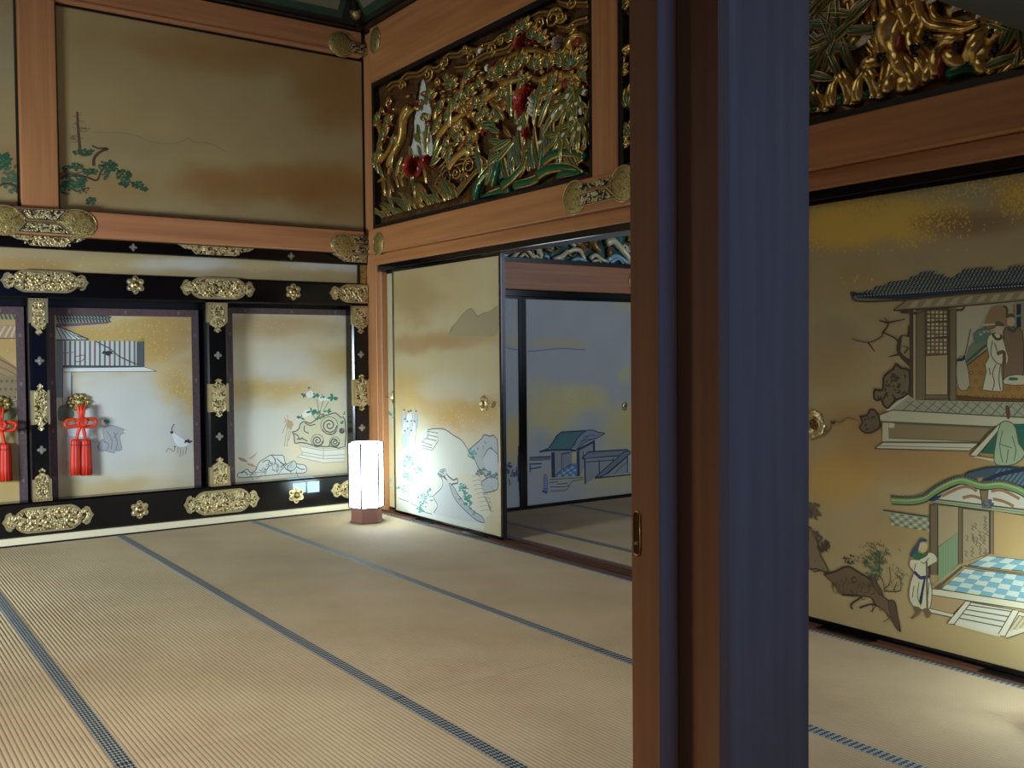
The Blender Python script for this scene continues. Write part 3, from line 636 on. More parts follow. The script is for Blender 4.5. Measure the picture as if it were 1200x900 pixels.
    for i, (x, y) in enumerate(bs):
        if i < 46: a.blob(x+4, y-19, 10, 8, (64, 68, 54), 7, .1); a.blob(x+4, y-18, 5, 4, (110, 112, 90), 6, .1)
    a.leaves(945, 450, 20, 16, 10, [(166, 130, 96), (110, 84, 60)], 8)
    a.poly([(690, 560), (1500, 655), (1500, 690), (690, 582)], (160, 168, 124), ink=(60, 62, 48), w=.005); a.line([(690, 572), (1500, 672)], (120, 130, 96), .004); a.poly([(668, 570), (740, 535), (735, 552), (700, 572)], (34, 50, 92))
    for p in [[(740,545),(840,500),(890,500),(925,520)],[(1000,520),(1060,515),(1150,560)],[(850,555),(900,545),(950,560)],[(1010,560),(1070,575),(1120,600)]]: a.line(p, (150, 112, 70), .012, 4)
    a.poly([(940, 515), (985, 515), (980, 560), (1000, 575), (1000, 610), (955, 606), (952, 575)], (128, 108, 74), 1, ink=(70, 58, 40), w=.004); a.leaves(980, 585, 28, 22, 14, [(52, 84, 104), (70, 104, 120)], 8)
    a.poly([(679, 590), (718, 594), (718, 960), (679, 960)], (112, 98, 72), ink=(66, 56, 40), w=.005)
    a.poly([(722, 596), (826, 604), (826, 745), (722, 806)], (168, 152, 112)); a.poly([(722, 812), (826, 738), (826, 905), (722, 1010)], (132, 158, 116), ink=(80, 96, 72), w=.003)
    for i in range(7): x = 735+i*13; a.line([(x, 806-i*9), (x, 985-i*12)], (116, 142, 104), .003)
    a.poly([(828, 605), (848, 607), (848, 900), (828, 905)], (116, 102, 74), ink=(66, 56, 40), w=.003)
    a.poly([(850, 610), (990, 628), (990, 850), (850, 896)], (162, 148, 114), ink=(80, 70, 52), w=.004)
    for i in range(26): x = a.rnd.choice([880, 960, 950, 900])+a.rnd.uniform(-20, 20); y = a.rnd.uniform(650, 850); a.line([(x, y), (x+14, y+8), (x+4, y+22), (x+16, y+30)], (116, 100, 76), .004, 3)
    a.poly([(992, 628), (1012, 630), (1012, 848), (992, 850)], (142, 126, 92), ink=(66, 56, 40), w=.003)
    a.z(1080, 540, 4.09)
    a.poly([(350, 240), (900, 330), (900, 560), (350, 445)], (178, 152, 98)); a.poly([(333, 238), (348, 240), (348, 448), (333, 446)], (128, 112, 82), ink=(66, 56, 40), w=.003)
    q = lambda u, v, A, B, C, D: ((A[0]*(1-u)+B[0]*u)*(1-v)+(D[0]*(1-u)+C[0]*u)*v, (A[1]*(1-u)+B[1]*u)*(1-v)+(D[1]*(1-u)+C[1]*u)*v)
    for (A_, B_, C_, D_, nu, nv) in [((210,518),(860,590),(860,760),(100,612),13,5), ((320,456),(800,510),(800,560),(225,500),11,2)]:
        a.poly([A_, B_, C_, D_], (120, 166, 176), ink=(70, 84, 80), w=.004)
        for i in range(nu):
            for j in range(nv):
                if (i+j) % 2 == 0: a.poly([q(i/nu, j/nv, A_, B_, C_, D_), q((i+1)/nu, j/nv, A_, B_, C_, D_), q((i+1)/nu, (j+1)/nv, A_, B_, C_, D_), q(i/nu, (j+1)/nv, A_, B_, C_, D_)], (188, 206, 190))
                else: a.line([q(i/nu, j/nv, A_, B_, C_, D_), q((i+1)/nu, j/nv, A_, B_, C_, D_)], (92, 134, 150), .002)
    a.poly([(205, 500), (220, 508), (800, 590), (800, 575), (340, 520)], (150, 140, 104), ink=(80, 74, 54), w=.003)
    a.line([(200, 505), (75, 612)], (96, 88, 62), .010); a.line([(190, 500), (60, 600)], (170, 160, 120), .006)
    a.poly([(40, 612), (90, 615), (900, 740), (900, 775), (40, 640)], (206, 204, 172), ink=(92, 90, 72), w=.004)
    a.poly([(40, 640), (215, 668), (150, 735), (45, 712)], (172, 148, 104), ink=(92, 90, 72), w=.003); a.poly([(35, 705), (165, 735), (160, 752), (30, 722)], (206, 204, 172), ink=(92, 90, 72), w=.003)
    a.poly([(225,675),(455,715),(385,835),(150,775)], (206, 206, 184), ink=(92, 90, 72), w=.004)
    for k in range(4): f = k/4; a.line([(228-f*68, 690+f*82), (440-f*62, 722+f*98)], (100, 100, 84), .005)
    a.poly([(215, 670), (240, 678), (160, 782), (125, 778)], (210, 208, 180), ink=(92, 90, 72), w=.004); a.poly([(440, 712), (470, 720), (405, 840), (370, 832)], (210, 208, 180), ink=(92, 90, 72), w=.004)
    a.poly([(470, 720), (560, 740), (560, 800), (410, 850), (405, 838)], (206, 204, 172), ink=(92, 90, 72), w=.004); a.poly([(470, 740), (520, 752), (515, 790), (420, 812)], (160, 140, 96), ink=(92, 90, 72), w=.003)
    for k in range(3): a.line([(480+k*22, 745+k*4), (430+k*26, 815-k*6)], (190, 186, 150), .008)
    a.line([(165, 782), (380, 838)], (206, 204, 172), .010)
    # standing attendant painted outside, shrubs and roots
    a.z(940, 570, 5.0)
    a.poly([(640,425),(690,430),(745,385),(785,400),(795,440),(740,470),(745,520),(765,600),(755,710),(700,720),(650,695),(630,640),(640,560),(660,500),(635,470)], (204, 200, 164), 2, ink=(108, 104, 80), w=.004)
    a.blob(712, 355, 28, 32, (196, 174, 124), 12, .04); a.poly([(680,330),(700,302),(735,310),(728,322),(700,322),(690,350),(670,400),(635,412),(650,370)], (50, 76, 92), 2); a.poly([(650,405),(680,385),(720,400),(745,380),(738,405),(700,425),(668,425)], (52, 104, 62), 2)
    a.poly([(655, 505), (670, 495), (700, 525), (750, 515), (752, 535), (700, 545), (680, 530)], (40, 56, 92), 2); a.poly([(716, 545), (728, 545), (715, 620), (705, 690), (690, 670), (700, 620)], (40, 60, 78), 2)
    a.line([(734, 440), (738, 770)], (104, 92, 72), .008); a.poly([(655, 700), (700, 712), (690, 745), (650, 775), (640, 768), (668, 740)], (112, 96, 68), 2); a.poly([(715, 715), (745, 715), (760, 745), (740, 768), (725, 745)], (112, 96, 68), 2)
    for p in [[(670,450),(660,500)],[(690,560),(680,640),(700,700)],[(660,580),(650,650)],[(750,560),(740,650)],[(700,440),(720,450),(745,420)]]: a.line(p, (108, 104, 80), .004, 3)
    br = (112, 92, 64); bd = (66, 52, 38)
    a.rock([(45,230),(95,330),(110,400),(160,495),(110,490),(45,480)], (128, 112, 82), bd, .004, 2, 5)
    a.rock([(130,515),(200,495),(270,468),(330,500),(400,545),(430,600),(500,660),(530,700),(575,850),(540,800),(490,730),(430,690),(410,650),(340,640),(240,635),(200,580)], br, bd, .005, 2, 18)
    a.poly([(405, 525), (425, 518), (440, 560), (480, 635), (455, 630), (420, 580)], (92, 74, 52), 2, ink=bd, w=.004); a.poly([(510, 672), (545, 670), (560, 740), (580, 850), (550, 800), (520, 740)], (92, 74, 52), 2, ink=bd, w=.004)
    a.line([(130, 515), (200, 497), (272, 468), (340, 505), (420, 548)], bd, .010, 3); a.line([(240, 635), (300, 635), (350, 645), (290, 690), (300, 720)], bd, .008, 3); a.line([(340, 710), (400, 690), (430, 690), (415, 655)], bd, .008, 3)
    a.blob(308, 546, 18, 20, (66, 54, 40), 10, .15); a.blob(310, 548, 9, 11, (128, 106, 76), 8, .1)
    a.line([(45, 482), (100, 485), (150, 505), (200, 495)], bd, .006, 3)
    for i in range(60): x = a.rnd.uniform(170, 400); a.line([(x, 520+a.rnd.random()*110), (x+12, 540+a.rnd.random()*90)], (92, 78, 56), .003)
    for p in [[(430,560),(455,520),(450,400),(420,330)],[(455,520),(480,560),(485,620)],[(450,450),(400,380)],[(455,470),(500,360)],[(485,600),(520,560),(515,470)],[(485,610),(580,610),(575,520)],[(540,610),(560,560)],[(455,500),(390,470)]]: a.line(p, (56, 70, 48), .005, 3, .003)
    a.leaves(420, 460, 60, 70, 60, [(78, 104, 66), (92, 118, 78), (66, 88, 56)], 8, .6)
    for i in range(80): x = 440+a.rnd.gauss(0, 48); y = 400+a.rnd.gauss(0, 34); a.line([(x, y), (x+a.rnd.uniform(-14, 14), y-a.rnd.uniform(4, 16))], (70, 84, 56), .003)
    for i in range(40): x = 560+a.rnd.gauss(0, 32); y = 520+a.rnd.gauss(0, 30); a.line([(x, y), (x+a.rnd.uniform(-10, 10), y-a.rnd.uniform(3, 12))], (84, 94, 64), .003)
    a.leaves(295, 425, 50, 30, 34, [(62, 50, 38)], 5, .4); a.leaves(130, 350, 34, 36, 30, [(80, 66, 48)], 7, .4)
    a.leaves(70, 150, 36, 40, 24, [(104, 90, 68)], 10, .4)

# ------------------------------------------------------------------ the setting
WA, WB = 7.19, 3.66                                   # front planes of the back wall and of the right wall
def box1(name, a, b, m, label, cat, bev=0, kind='structure', parent=None):
    o = MB().box(a, b, bev=bev).build(name, m, parent)
    if not parent: tag(o, label, cat, None, kind)
    return o
box1('floor', (-2.6, -4.2, -.12), (8.2, 7.6, -.055), M['boards'], 'wooden subfloor beneath the tatami mats', 'floor')
box1('floor', (-2.6, -4.2, -.055), (3.6, 1.05, -.001), M['boards'], 'wooden boards of the corridor in front of the room', 'floor')
box1('wall_back', (-2.5, 7.42, -.05), (3.9, 7.55, 4.6), M['rearwall'], 'plastered wall behind the lacquered frame', 'wall')
box1('wall_left', (-2.6, 1.05, -.05), (-2.45, 7.5, 4.6), M['rearwall'], 'ochre wall on the far left side of the room', 'wall')
box1('wall_front', (-2.5, 1.10, 2.30), (3.64, 1.22, 4.6), M['rearwall'], 'plastered wall above the opening beside the near post', 'wall')
box1('ceiling', (-2.6, 1.05, 4.56), (3.9, 7.55, 4.66), M['black'], 'dark coffered ceiling over the tatami room', 'ceiling')
box1('ceiling', (-2.6, -4.2, 2.9), (3.9, 1.10, 3.0), M['boards'], 'boarded ceiling of the corridor', 'ceiling')
# next room
box1('wall_next_back', (3.75, 6.36, -.05), (8.2, 6.48, 3.7), M['rearwall'], 'plastered wall behind the bluish painted screens', 'wall')
box1('wall_next_right', (8.1, -.4, -.05), (8.2, 6.4, 3.7), M['plaster'], 'pale wall on the far side of the next room', 'wall')
box1('wall_next_front', (3.8, -.4, -.05), (8.1, -.3, 3.7), M['plaster'], 'pale wall closing the next room', 'wall')
box1('ceiling', (3.80, -.4, 3.62), (8.2, 6.48, 3.72), M['boards'], 'boarded ceiling of the next room', 'ceiling')

# tatami mats
def tatami(x0, x1, y0, y1, label, group, pitch=.0165):
    t = thing('tatami_mat', (x0, y0, -.055), label, 'tatami mat', group); b = .024; w = x1-x0; l = y1-y0
    n = int(round((w-2*b)/pitch)); pw = (w-2*b)/n; vs = []; k = 6
    for j in (.001, l-.001):
        for i in range(n*k+1):
            x = b+pw*i/k; vs.append((x0+x, y0+j, -.0052+.0050*abs(math.sin(math.pi*i/k))**.8))
    m = n*k+1; fs = [(i, i+1, m+i+1, m+i) for i in range(m-1)]
    mb = MB(); mb.add(vs, fs, sm=False)
    mb.box((x0+.0008, y0+.001, -.055), (x1-.0008, y1-.001, -.0058))
    mb.build('woven_cover', M['rush'], t)
    for xa in (x0+.0008, x1-b):
        c = MB().box((xa, y0+.001, -.006), (xa+b-.0008, y1-.001, .0012)); c.build('border', M['heri'], t)
cols = [(-1.185, -.225, 'leftmost row'), (-.225, .735, 'row at the left photo edge'), (.735, 1.695, 'second row from the left'), (1.695, 2.655, 'third row from the left'), (2.655, 3.615, 'row along the gold doors')]
rows = [(5.15, 7.165, 'by the lacquered wall'), (3.11, 5.15, 'in the middle of the room'), (1.27, 3.11, 'nearest the post')]
for cx0, cx1, cl in cols:
    for ry0, ry1, rl in rows:
        if cx0 < -1 and ry0 < 5: continue
        tatami(cx0, cx1, ry0, ry1, 'beige tatami mat '+rl+', '+cl, 'tatami mats of the main room')
NX = [(3.83, 4.16, 'narrow strip by the door track'), (4.16, 5.06, 'row beyond the open doorway'), (5.06, 5.96, 'row farther into the next room'), (5.96, 6.86, 'row deepest in the next room')]
for a_, b_, cl in NX:
    for r0, r1, rl in [(4.30, 6.30, 'by the bluish screens'), (2.30, 4.30, 'away from the bluish screens')]:
        tatami(a_, b_, r0, r1, 'next-room tatami mat '+rl+', '+cl, 'tatami mats of the next room')

# ---- back wall, from the floor up
P0 = PlaneA(WA)
bb = MB().box((-2.45, WA-.004, 0), (3.68, 7.40, .052), bev=.002).build('baseboard_back', M['cream']); tag(bb, 'pale cream board under the black lacquered beam', 'baseboard', None, 'structure')
MB().box((-2.45, WA-.016, -.003), (3.60, WA-.003, .007)).build('black_edge', M['black'], bb)
FR = thing('lacquered_door_frame', (1.2, WA, .052), 'black lacquered frame with gilt plates around the painted panels', 'door frame')
MB().box((-2.4, WA, .054), (3.68, WA+.135, .285), bev=.012).build('bottom_beam', M['lacquer'], FR)
MB().box((-2.4, WA, 1.655), (3.68, WA+.135, 1.838), bev=.012).build('lintel', M['lacquer'], FR)
MB().box((-2.4, WA+.005, 1.990), (3.68, WA+.12, 2.075), bev=.006).build('top_rail', M['lacquer'], FR)
POST = [(-1.29, -1.17), (-.05, .07), (1.153, 1.268), (2.352, 2.502), (3.535, 3.678)]
for x0, x1 in POST: MB().box((x0, WA+.004, .28), (x1, WA+.135, 1.66), bev=.012).build('post', M['lacquer'], FR)
MB().box((3.612, WA+.02, 1.83), (3.678, WA+.12, 2.0), bev=.003).build('post_head', M['oldgilt'], FR)
MB().box((3.596, WA+.01, 1.83), (3.612, WA+.12, 2.0)).build('black_stop', M['black'], FR)

MB().box((-2.4, WA+.184, .10), (3.68, WA+.195, 1.99)).build('backing_board', M['black'], FR)

def cartouche(w, h, tip=.5):
    q = [(-.5, 0), (-.475, .12), (-.455, .30), (-.425, .36), (-.40, .36), (-.385, .24), (-.36, .20), (-.345, .30), (-.325, .36), (-.29, .44), (-.24, .5)]
    up = q+[(-x, y) for x, y in reversed(q)]; return [(x*w, y*h) for x, y in up]+[(x*w, -y*h) for x, y in reversed(up[1:-1])]
def plate(pl, cu, cv, w, h, parent, name='gilt_plate', cut=None, rng=random.Random(3)):
    """long lobed gilt fitting with an engraved field and small bosses"""
    P = [(cu+x, cv+y) for x, y in cartouche(w, h)]
    Q = [(cu+x, cv+y) for x, y in cartouche(w*.93, h*.82)]
    if cut is not None: P = [(min(u, cut), v) for u, v in P]; Q = [(min(u, cut), v) for u, v in Q]
    mb = MB(); mb.prism(pl, P, 0, .005, mat=0, bev=0); mb.prism(pl, Q, .005, .010, mat=1)
    for i in range(7):
        u = cu+(rng.uniform(-.3, .3))*w; v = cv+rng.uniform(-.26, .26)*h
        if cut is not None and u > cut-.03: continue
        mb.dome(pl, u, v, h*.12, .010, .019, n=8, mat=0); mb.dome(pl, u, v, h*.06, .017, .024, n=6, mat=2)
        for k in range(5):
            a = k*1.2566; mb.dome(pl, u+h*.15*math.cos(a), v+h*.15*math.sin(a), h*.07, .009, .016, n=6, mat=0)
    for i in range(46):
        u = cu+rng.uniform(-.38, .38)*w; v = cv+rng.uniform(-.36, .36)*h*(1 if abs(u-cu) < .3*w else .4)
        if cut is not None and u > cut-.02: continue
        a = rng.uniform(0, 6.28); r = h*rng.uniform(.06, .12)
        mb.tube([pl.p(u+r*math.cos(a+t)*(1-t/7), v+r*math.sin(a+t)*(1-t/7), .012) for t in (0, .9, 1.8, 2.7, 3.6)], h*.018, n=5, mat=0)
    return mb.build(name, [M['gilt'], M['engraved'], M['bronze']], parent)
def rosette(pl, cu, cv, R, parent, name='gilt_rosette'):
    mb = MB(); n = 48
    mb.prism(pl, [(cu+R*(.70+.30*abs(math.cos(3*t*2*math.pi/n)))*math.cos(t*2*math.pi/n+math.pi/6*3), cv+R*(.70+.30*abs(math.cos(3*t*2*math.pi/n)))*math.sin(t*2*math.pi/n+math.pi/6*3)) for t in range(n)], 0, .005)
    for k in range(6):
        a = math.pi/2+k*math.pi/3; mb.dome(pl, cu+R*.66*math.cos(a), cv+R*.66*math.sin(a), R*.22, .005, .011, n=8, mat=1)
    mb.dome(pl, cu, cv, R*.46, .005, .014, n=16, mat=0); mb.dome(pl, cu, cv, R*.36, .012, .020, n=14, mat=2); mb.dome(pl, cu, cv, R*.20, .018, .028, n=10, mat=0)
    return mb.build(name, [M['gilt'], M['engraved'], M['bronze']], parent)
def stud(pl, cu, cv, R, parent, name='gilt_stud'):
    mb = MB(); n = 32
    mb.prism(pl, [(cu+R*(.55+.45*abs(math.cos(2*t*2*math.pi/n))**1.5)*math.cos(t*2*math.pi/n), cv+R*(.55+.45*abs(math.cos(2*t*2*math.pi/n))**1.5)*math.sin(t*2*math.pi/n)) for t in range(n)], 0, .006)
    for k in range(4): a = k*math.pi/2; mb.dome(pl, cu+R*.5*math.cos(a), cv+R*.5*math.sin(a), R*.2, .006, .012, n=8)
    mb.dome(pl, cu, cv, R*.3, .006, .016, n=10)
    return mb.build(name, [M['palegilt']], parent)
def bracket(pl, u0, u1, va, vb, parent, up, name='gilt_bracket'):
    """sheath around a post end: plain collar and sides, engraved tongue pointing away from the beam (up = -1 downwards, +1 upwards, 0 both)"""
    w = u1-u0; cu = (u0+u1)/2; h = vb-va; mb = MB()
    sa = va+(h*.34 if up == -1 else 0 if up == 1 else h*.14); sb = vb-(h*.34 if up == 1 else 0 if up == -1 else h*.14)
    mb.box(pl.p(u0-.001, sa, .006), pl.p(u0+w*.22, sb, -.03), mat=0); mb.box(pl.p(u1+.001, sa, .006), pl.p(u1-w*.10, sb, -.03), mat=0)
    def tongue(s, sc):
        hw = w*.40*sc
        if up == 0: return [(cu, va), (cu+hw*.45, va+h*.05), (cu+hw*.25, va+h*.10), (cu+hw, va+h*.2), (cu+hw, vb-h*.2), (cu+hw*.25, vb-h*.10), (cu+hw*.45, vb-h*.05), (cu, vb), (cu-hw*.45, vb-h*.05), (cu-hw*.25, vb-h*.10), (cu-hw, vb-h*.2), (cu-hw, va+h*.2), (cu-hw*.25, va+h*.10), (cu-hw*.45, va+h*.05)]
        a, b = (vb, va) if up == -1 else (va, vb); d = b-a
        return [(cu-hw, a), (cu+hw, a), (cu+hw, a+d*.72), (cu+hw*.25, a+d*.84), (cu+hw*.5, a+d*.92), (cu, b), (cu-hw*.5, a+d*.92), (cu-hw*.25, a+d*.84), (cu-hw, a+d*.72)]
    mb.prism(pl, tongue(1, 1), 0, .008, mat=0); mb.prism(pl, tongue(1, .82), .008, .013, mat=1)
    r = random.Random(int(u0*100)+int(va*50))
    for i in range(16):
        u = cu+r.uniform(-.28, .28)*w; v = va+h*r.uniform(.2, .8); R = .012; a = r.uniform(0, 6)
        mb.tube([pl.p(u+R*math.cos(a+t), v+R*math.sin(a+t), .015) for t in (0, .9, 1.8, 2.7, 3.6)], .0028, n=5, mat=0)
    if up != 0:
        c0 = vb-.022 if up == -1 else va
        mb.box(pl.p(u0-.001, c0, .014), pl.p(u1+.001, c0+.022, 0), mat=0)
        for i in range(6): mb.dome(pl, u0+w*(i+.5)/6, c0+.011, .005, .014, .018, n=6, mat=2)
    return mb.build(name, [M['gilt'], M['engraved'], M['bronze']], parent)
def fA(px, py): return P0.uv(px, py)
for (xa, xb, y, h) in [(0, 104, 330, 26), (211, 299, 338, 25), (2, 110, 608, 30), (215, 304, 588, 28)]:
    (u0, v0), (u1, v1) = fA(xa, y), fA(xb, y); cu, cv = (u0+u1)/2, fA((xa+xb)/2, y)[1]; hh = abs(fA((xa+xb)/2, y-h/2)[1]-fA((xa+xb)/2, y+h/2)[1])
    plate(P0, cu, cv, u1-u0, hh, FR)
c = fA(387, 344); plate(P0, c[0]+.30, fA(410, 344)[1], .62, .150, FR, cut=3.672)
c = fA(389, 575); plate(P0, c[0]+.30, c[1], .62, .155, FR, cut=3.672)
for cu in (-.20,): plate(P0, cu, 1.745, .6, .15, FR); plate(P0, cu, .175, .6, .16, FR)
for x, y in [(158.5, 334), (343.5, 342), (163.5, 597), (347, 580)]: u, v = fA(x, y); rosette(P0.at(WA-.002), u, v, .066, FR)
for cu in (.42,): rosette(P0, cu, 1.745, .065, FR); rosette(P0, cu, .175, .065, FR)
for i, (x0, x1) in enumerate(POST[1:]):
    pl = P0.at(WA+.004)
    tops = [(1.655, 1.405), (1.655, 1.405), (1.655, 1.430), (1.655, 1.430)][i]
    bracket(pl, x0, x1, tops[1], tops[0], FR, -1); bracket(pl, x0, x1, .98, 1.25-.1, FR, 0) if False else None
    (m0, m1) = [(.76, 1.08), (.76, 1.08), (.80, 1.09), (.80, 1.10)][i]; bracket(pl, x0, x1, m0, m1, FR, 0)
    (b0, b1) = [(.285, .51), (.285, .51), (.285, .50), (.285, .50)][i]; bracket(pl, x0, x1, b0, b1, FR, 1)
    cx = (x0+x1)/2; stud(pl, cx, [1.235, 1.235, 1.262, 1.262][i], .029, FR); stud(pl, cx, [.632, .632, .655, .662][i], .029, FR)
# small gilt pieces along the top rail
pt = P0.at(WA+.005)
for xa, xb, y in [(208, 298, 293), (10, 100, 288), (387, 432, 300)]:
    (u0, v0), (u1, v1) = pt.uv(xa, y), pt.uv(xb, y); u1 = min(u1, 3.67); cu = (u0+u1)/2
    mb = MB(); mb.prism(pt, [(u0, 2.072), (u0+.05, 2.045), (u0+.10, 2.04), (u0+.13, 2.008), (u1-.13, 2.008), (u1-.10, 2.04), (u1-.05, 2.045), (u1, 2.072)] if u1 < 3.6 else [(u0, 2.072), (u0+.06, 2.045), (u0+.12, 2.01), (u1, 2.01), (u1, 2.072)], 0, .006, mat=0)
    r = random.Random(xa)
    for i in range(18):
        u = r.uniform(u0+.1, u1-.1) if u1 < 3.6 else r.uniform(u0+.1, u1-.02); mb.dome(pt, u, r.uniform(2.02, 2.06), .009, .005, .012, n=6, mat=i % 2)
    mb.build('gilt_plate', [M['engraved'], M['gilt']], FR)
for x, y in [(156, 287), (341, 299)]: u, v = pt.uv(x, y); stud(pt, u, 2.032, .028, FR)

# painted panels inside the frame
MIST = (198, 190, 164); GOLD = (176, 146, 70); GREY = (188, 193, 190); OCH = (160, 126, 66)
PP = PlaneA(WA+.15)
def framed(name, label, x0, x1, z0, z1, bw, blobs, artf, base, seed, cat='painted panel', group=None):
    t = thing(name, (x0, PP.Y, z0), label, cat, group)
    MB().box((x0, PP.Y+.004, z0), (x1, PP.Y+.03, z1)).build('board', M['black'], t)
    mb = MB()
    for a, b in [((x0, z0), (x1, z0+bw)), ((x0, z1-bw), (x1, z1)), ((x0, z0+bw), (x0+bw, z1-bw)), ((x1-bw, z0+bw), (x1, z1-bw))]:
        mb.box(PP.p(a[0], a[1], .006), PP.p(b[0], b[1], -.004))
    fr = mb.build('brocade_border', M['brocade'], t)
    mb = MB(); w = x1-x0; hh = z1-z0                     # small woven crests along the border
    sp = [(x0+w*f, z) for f in (.14, .5, .86) for z in (z0+bw/2, z1-bw/2)]+[(x, z0+hh*f) for f in (.14, .38, .62, .86) for x in (x0+bw/2, x1-bw/2)]
    for u, v in sp: mb.dome(PP, u, v, .012, .006, .0075, lin((120, 104, 112)), n=8, rings=1); mb.dome(PP, u-.007, v, .004, .0075, .0085, lin((60, 46, 52)), n=6, rings=1); mb.dome(PP, u+.007, v, .004, .0075, .0085, lin((60, 46, 52)), n=6, rings=1)
    mb.build('woven_crests', M['paint'], t)
    wash(PP, x0+bw, z0+bw, x1-bw, z1-bw, base, blobs, 0, .02, seed).build('painted_paper', M['gold_paper'], t)
    a = Art(PP, (x0+bw, z0+bw, x1-bw, z1-bw), seed=seed); artf(a); a.mb.build('ink_painting', M['paint'], t)
    return t
def uA(px, py=450, Y=None): return PlaneA(Y or PP.Y).uv(px, py)[0]
zb0, zb1 = PP.uv(240, 570)[1], PP.uv(300, 361)[1]
framed('painted_door_panel', 'painted panel with seated grey-robed figure and cranes, red tassels hanging on it', uA(56), uA(233.5), PP.uv(60, 588)[1]-.03, PP.uv(150, 362)[1], .052,
       [(150, 400, 150, 40, GOLD, .85, .2), (215, 385, 40, 30, OCH, .5, .1), (212, 470, 30, 40, GOLD, .8, .42), (120, 540, 70, 10, GOLD, .35, 0), (110, 570, 90, 14, GOLD, .6, .1), (140, 495, 75, 55, GREY, .85, 0)], art_left_panel, MIST, 3)
framed('painted_door_panel', 'painted panel with green-leaved peony on a scrolled rock stand beside the lantern', uA(266.5), uA(413), PP.uv(268, 584)[1]+.02, PP.uv(300, 361)[1], .046,
       [(330, 380, 80, 16, OCH, .6, .1), (300, 455, 60, 26, GOLD, .75, .12), (395, 420, 40, 22, GOLD, .7, .1), (330, 425, 40, 20, GREY, .5, 0), (300, 510, 40, 40, GREY, .6, 0), (395, 530, 50, 30, (206, 184, 134), .6, 0)], art_peony_panel, MIST, 5)
framed('painted_door_panel', 'painted panel with dark timber buildings cut by the left edge of the photo', .10, uA(29.6), PP.uv(60, 588)[1]-.03, PP.uv(150, 362)[1], .052,
       [(0, 400, 60, 40, OCH, .7, .1), (10, 570, 40, 16, GOLD, .7, .1), (0, 560, 90, 60, (176, 150, 98), .7, 0)], art_far_left_panel, (180, 162, 116), 7)
framed('painted_door_panel', 'plain misty painted panel beyond the left edge of the photo', -1.12, -.10, zb0-.03, zb1, .05, [(-300, 450, 90, 60, GOLD, .6, .2)], lambda a: a.line([(-300, 500), (-260, 470), (-220, 500)], INK, .006, 3), MIST, 8)
# narrow painted strip above the lintel
t = thing('painted_strip_panel', (1.2, WA+.06, 1.838), 'narrow gold-brown painted strip above the black lintel', 'painted panel')
wash(PlaneA(WA+.03), -2.4, 1.8385, 3.595, 1.989, (160, 142, 104), [(x, 310, 60, 9, c, .7, .12) for x, c in [(20, OCH), (120, (176, 158, 110)), (220, GREY), (330, (176, 160, 120)), (400, GREY)]], 0, .02, 4).build('painted_paper', M['gold_paper'], t)
MB().box((-2.4, WA+.032, 1.8385), (3.595, WA+.06, 1.989)).build('board', M['black'], t)

# brown beams and posts of the back wall
def vA(px, py, Y): return PlaneA(Y).uv(px, py)[1]
trim_i = [0]
def trim(a, b, m, label, cat='beam', bev=.006):
    trim_i[0] += 1; return box1('trim_%d' % trim_i[0], a, b, m, label, cat, bev)
NA = 7.125
nag = trim((-2.44, NA, 2.078), (3.62, WA+.10, vA(250, 258, NA)-.002), M['wood_x'], 'brown wooden beam across the back wall above the lacquered frame')
zt = 2.262
trim((-2.44, WA-.02, 3.665), (3.64, WA+.10, 3.865), M['wood_x'], 'upper brown beam below the ceiling of the back wall')
trim((-2.44, WA-.028, 3.665), (3.64, WA-.021, 3.685), M['wood_x'], 'thin light lip along the upper brown beam of the back wall', 'trim', .002)
trim((1.122, WA-.02, 2.24), (1.352, WA+.10, 3.664), M['wood_v'], 'short brown post between the upper painted panels', 'post')
trim((-1.31, WA-.02, 2.24), (-1.08, WA+.10, 3.664), M['wood_v'], 'short brown post beyond the left edge of the photo', 'post')
cp = trim((3.682, 7.055, -.05), (3.85, 7.41, 3.86), M['wood_v'], 'brown post in the corner of the room behind the lantern', 'post')
trim((3.690, 6.985, -.05), (3.82, 7.054, 1.925), M['wood_v'], 'slim light jamb between the corner post and the sliding doors', 'post')
PU = PlaneA(WA+.045)
def upper(name, label, x0, x1, blobs, artf, seed):
    t = thing(name, (x0, PU.Y, zt), label, 'painted panel'); z0, z1, bw = 2.255, 3.664, .016
    mb = MB()
    for a, b in [((x0, z0), (x1, z0+bw)), ((x0, z1-bw), (x1, z1)), ((x0, z0+bw), (x0+bw, z1-bw)), ((x1-bw, z0+bw), (x1, z1-bw))]: mb.box(PU.p(a[0], a[1], .012), PU.p(b[0], b[1], -.004))
    mb.build('black_frame', M['black'], t)
    MB().box((x0, PU.Y+.005, z0), (x1, PU.Y+.03, z1)).build('board', M['black'], t)
    wash(PU, x0+bw, z0+bw, x1-bw, z1-bw, (158, 138, 94), blobs, 0, .03, seed).build('painted_paper', M['gold_paper'], t)
    a = Art(PU, (x0+bw, z0+bw, x1-bw, z1-bw), seed=seed); artf(a); a.mb.build('ink_painting', M['paint'], t)
UB = (140, 92, 38)
upper('upper_painted_panel', 'large upper painted panel with green pine branch at its left', 1.352, 3.682,
      [(250, 45, 150, 22, UB, .45, 0), (400, 110, 60, 50, UB, .75, 0), (300, 70, 120, 20, UB, .5, 0), (330, 215, 110, 26, UB, .8, 0), (400, 230, 60, 34, UB, .6, 0), (150, 170, 80, 16, (138, 122, 90), .4, 0), (120, 220, 60, 24, (150, 112, 62), .5, 0)],
      lambda a: (a.z(0, 0, 2.647), a.line([(290,410),(400,415),(470,440),(520,445),(560,440),(585,430),(600,440),(650,445),(700,470)], (128, 112, 82), .004, 3), art_pine_panel(a)), 11)
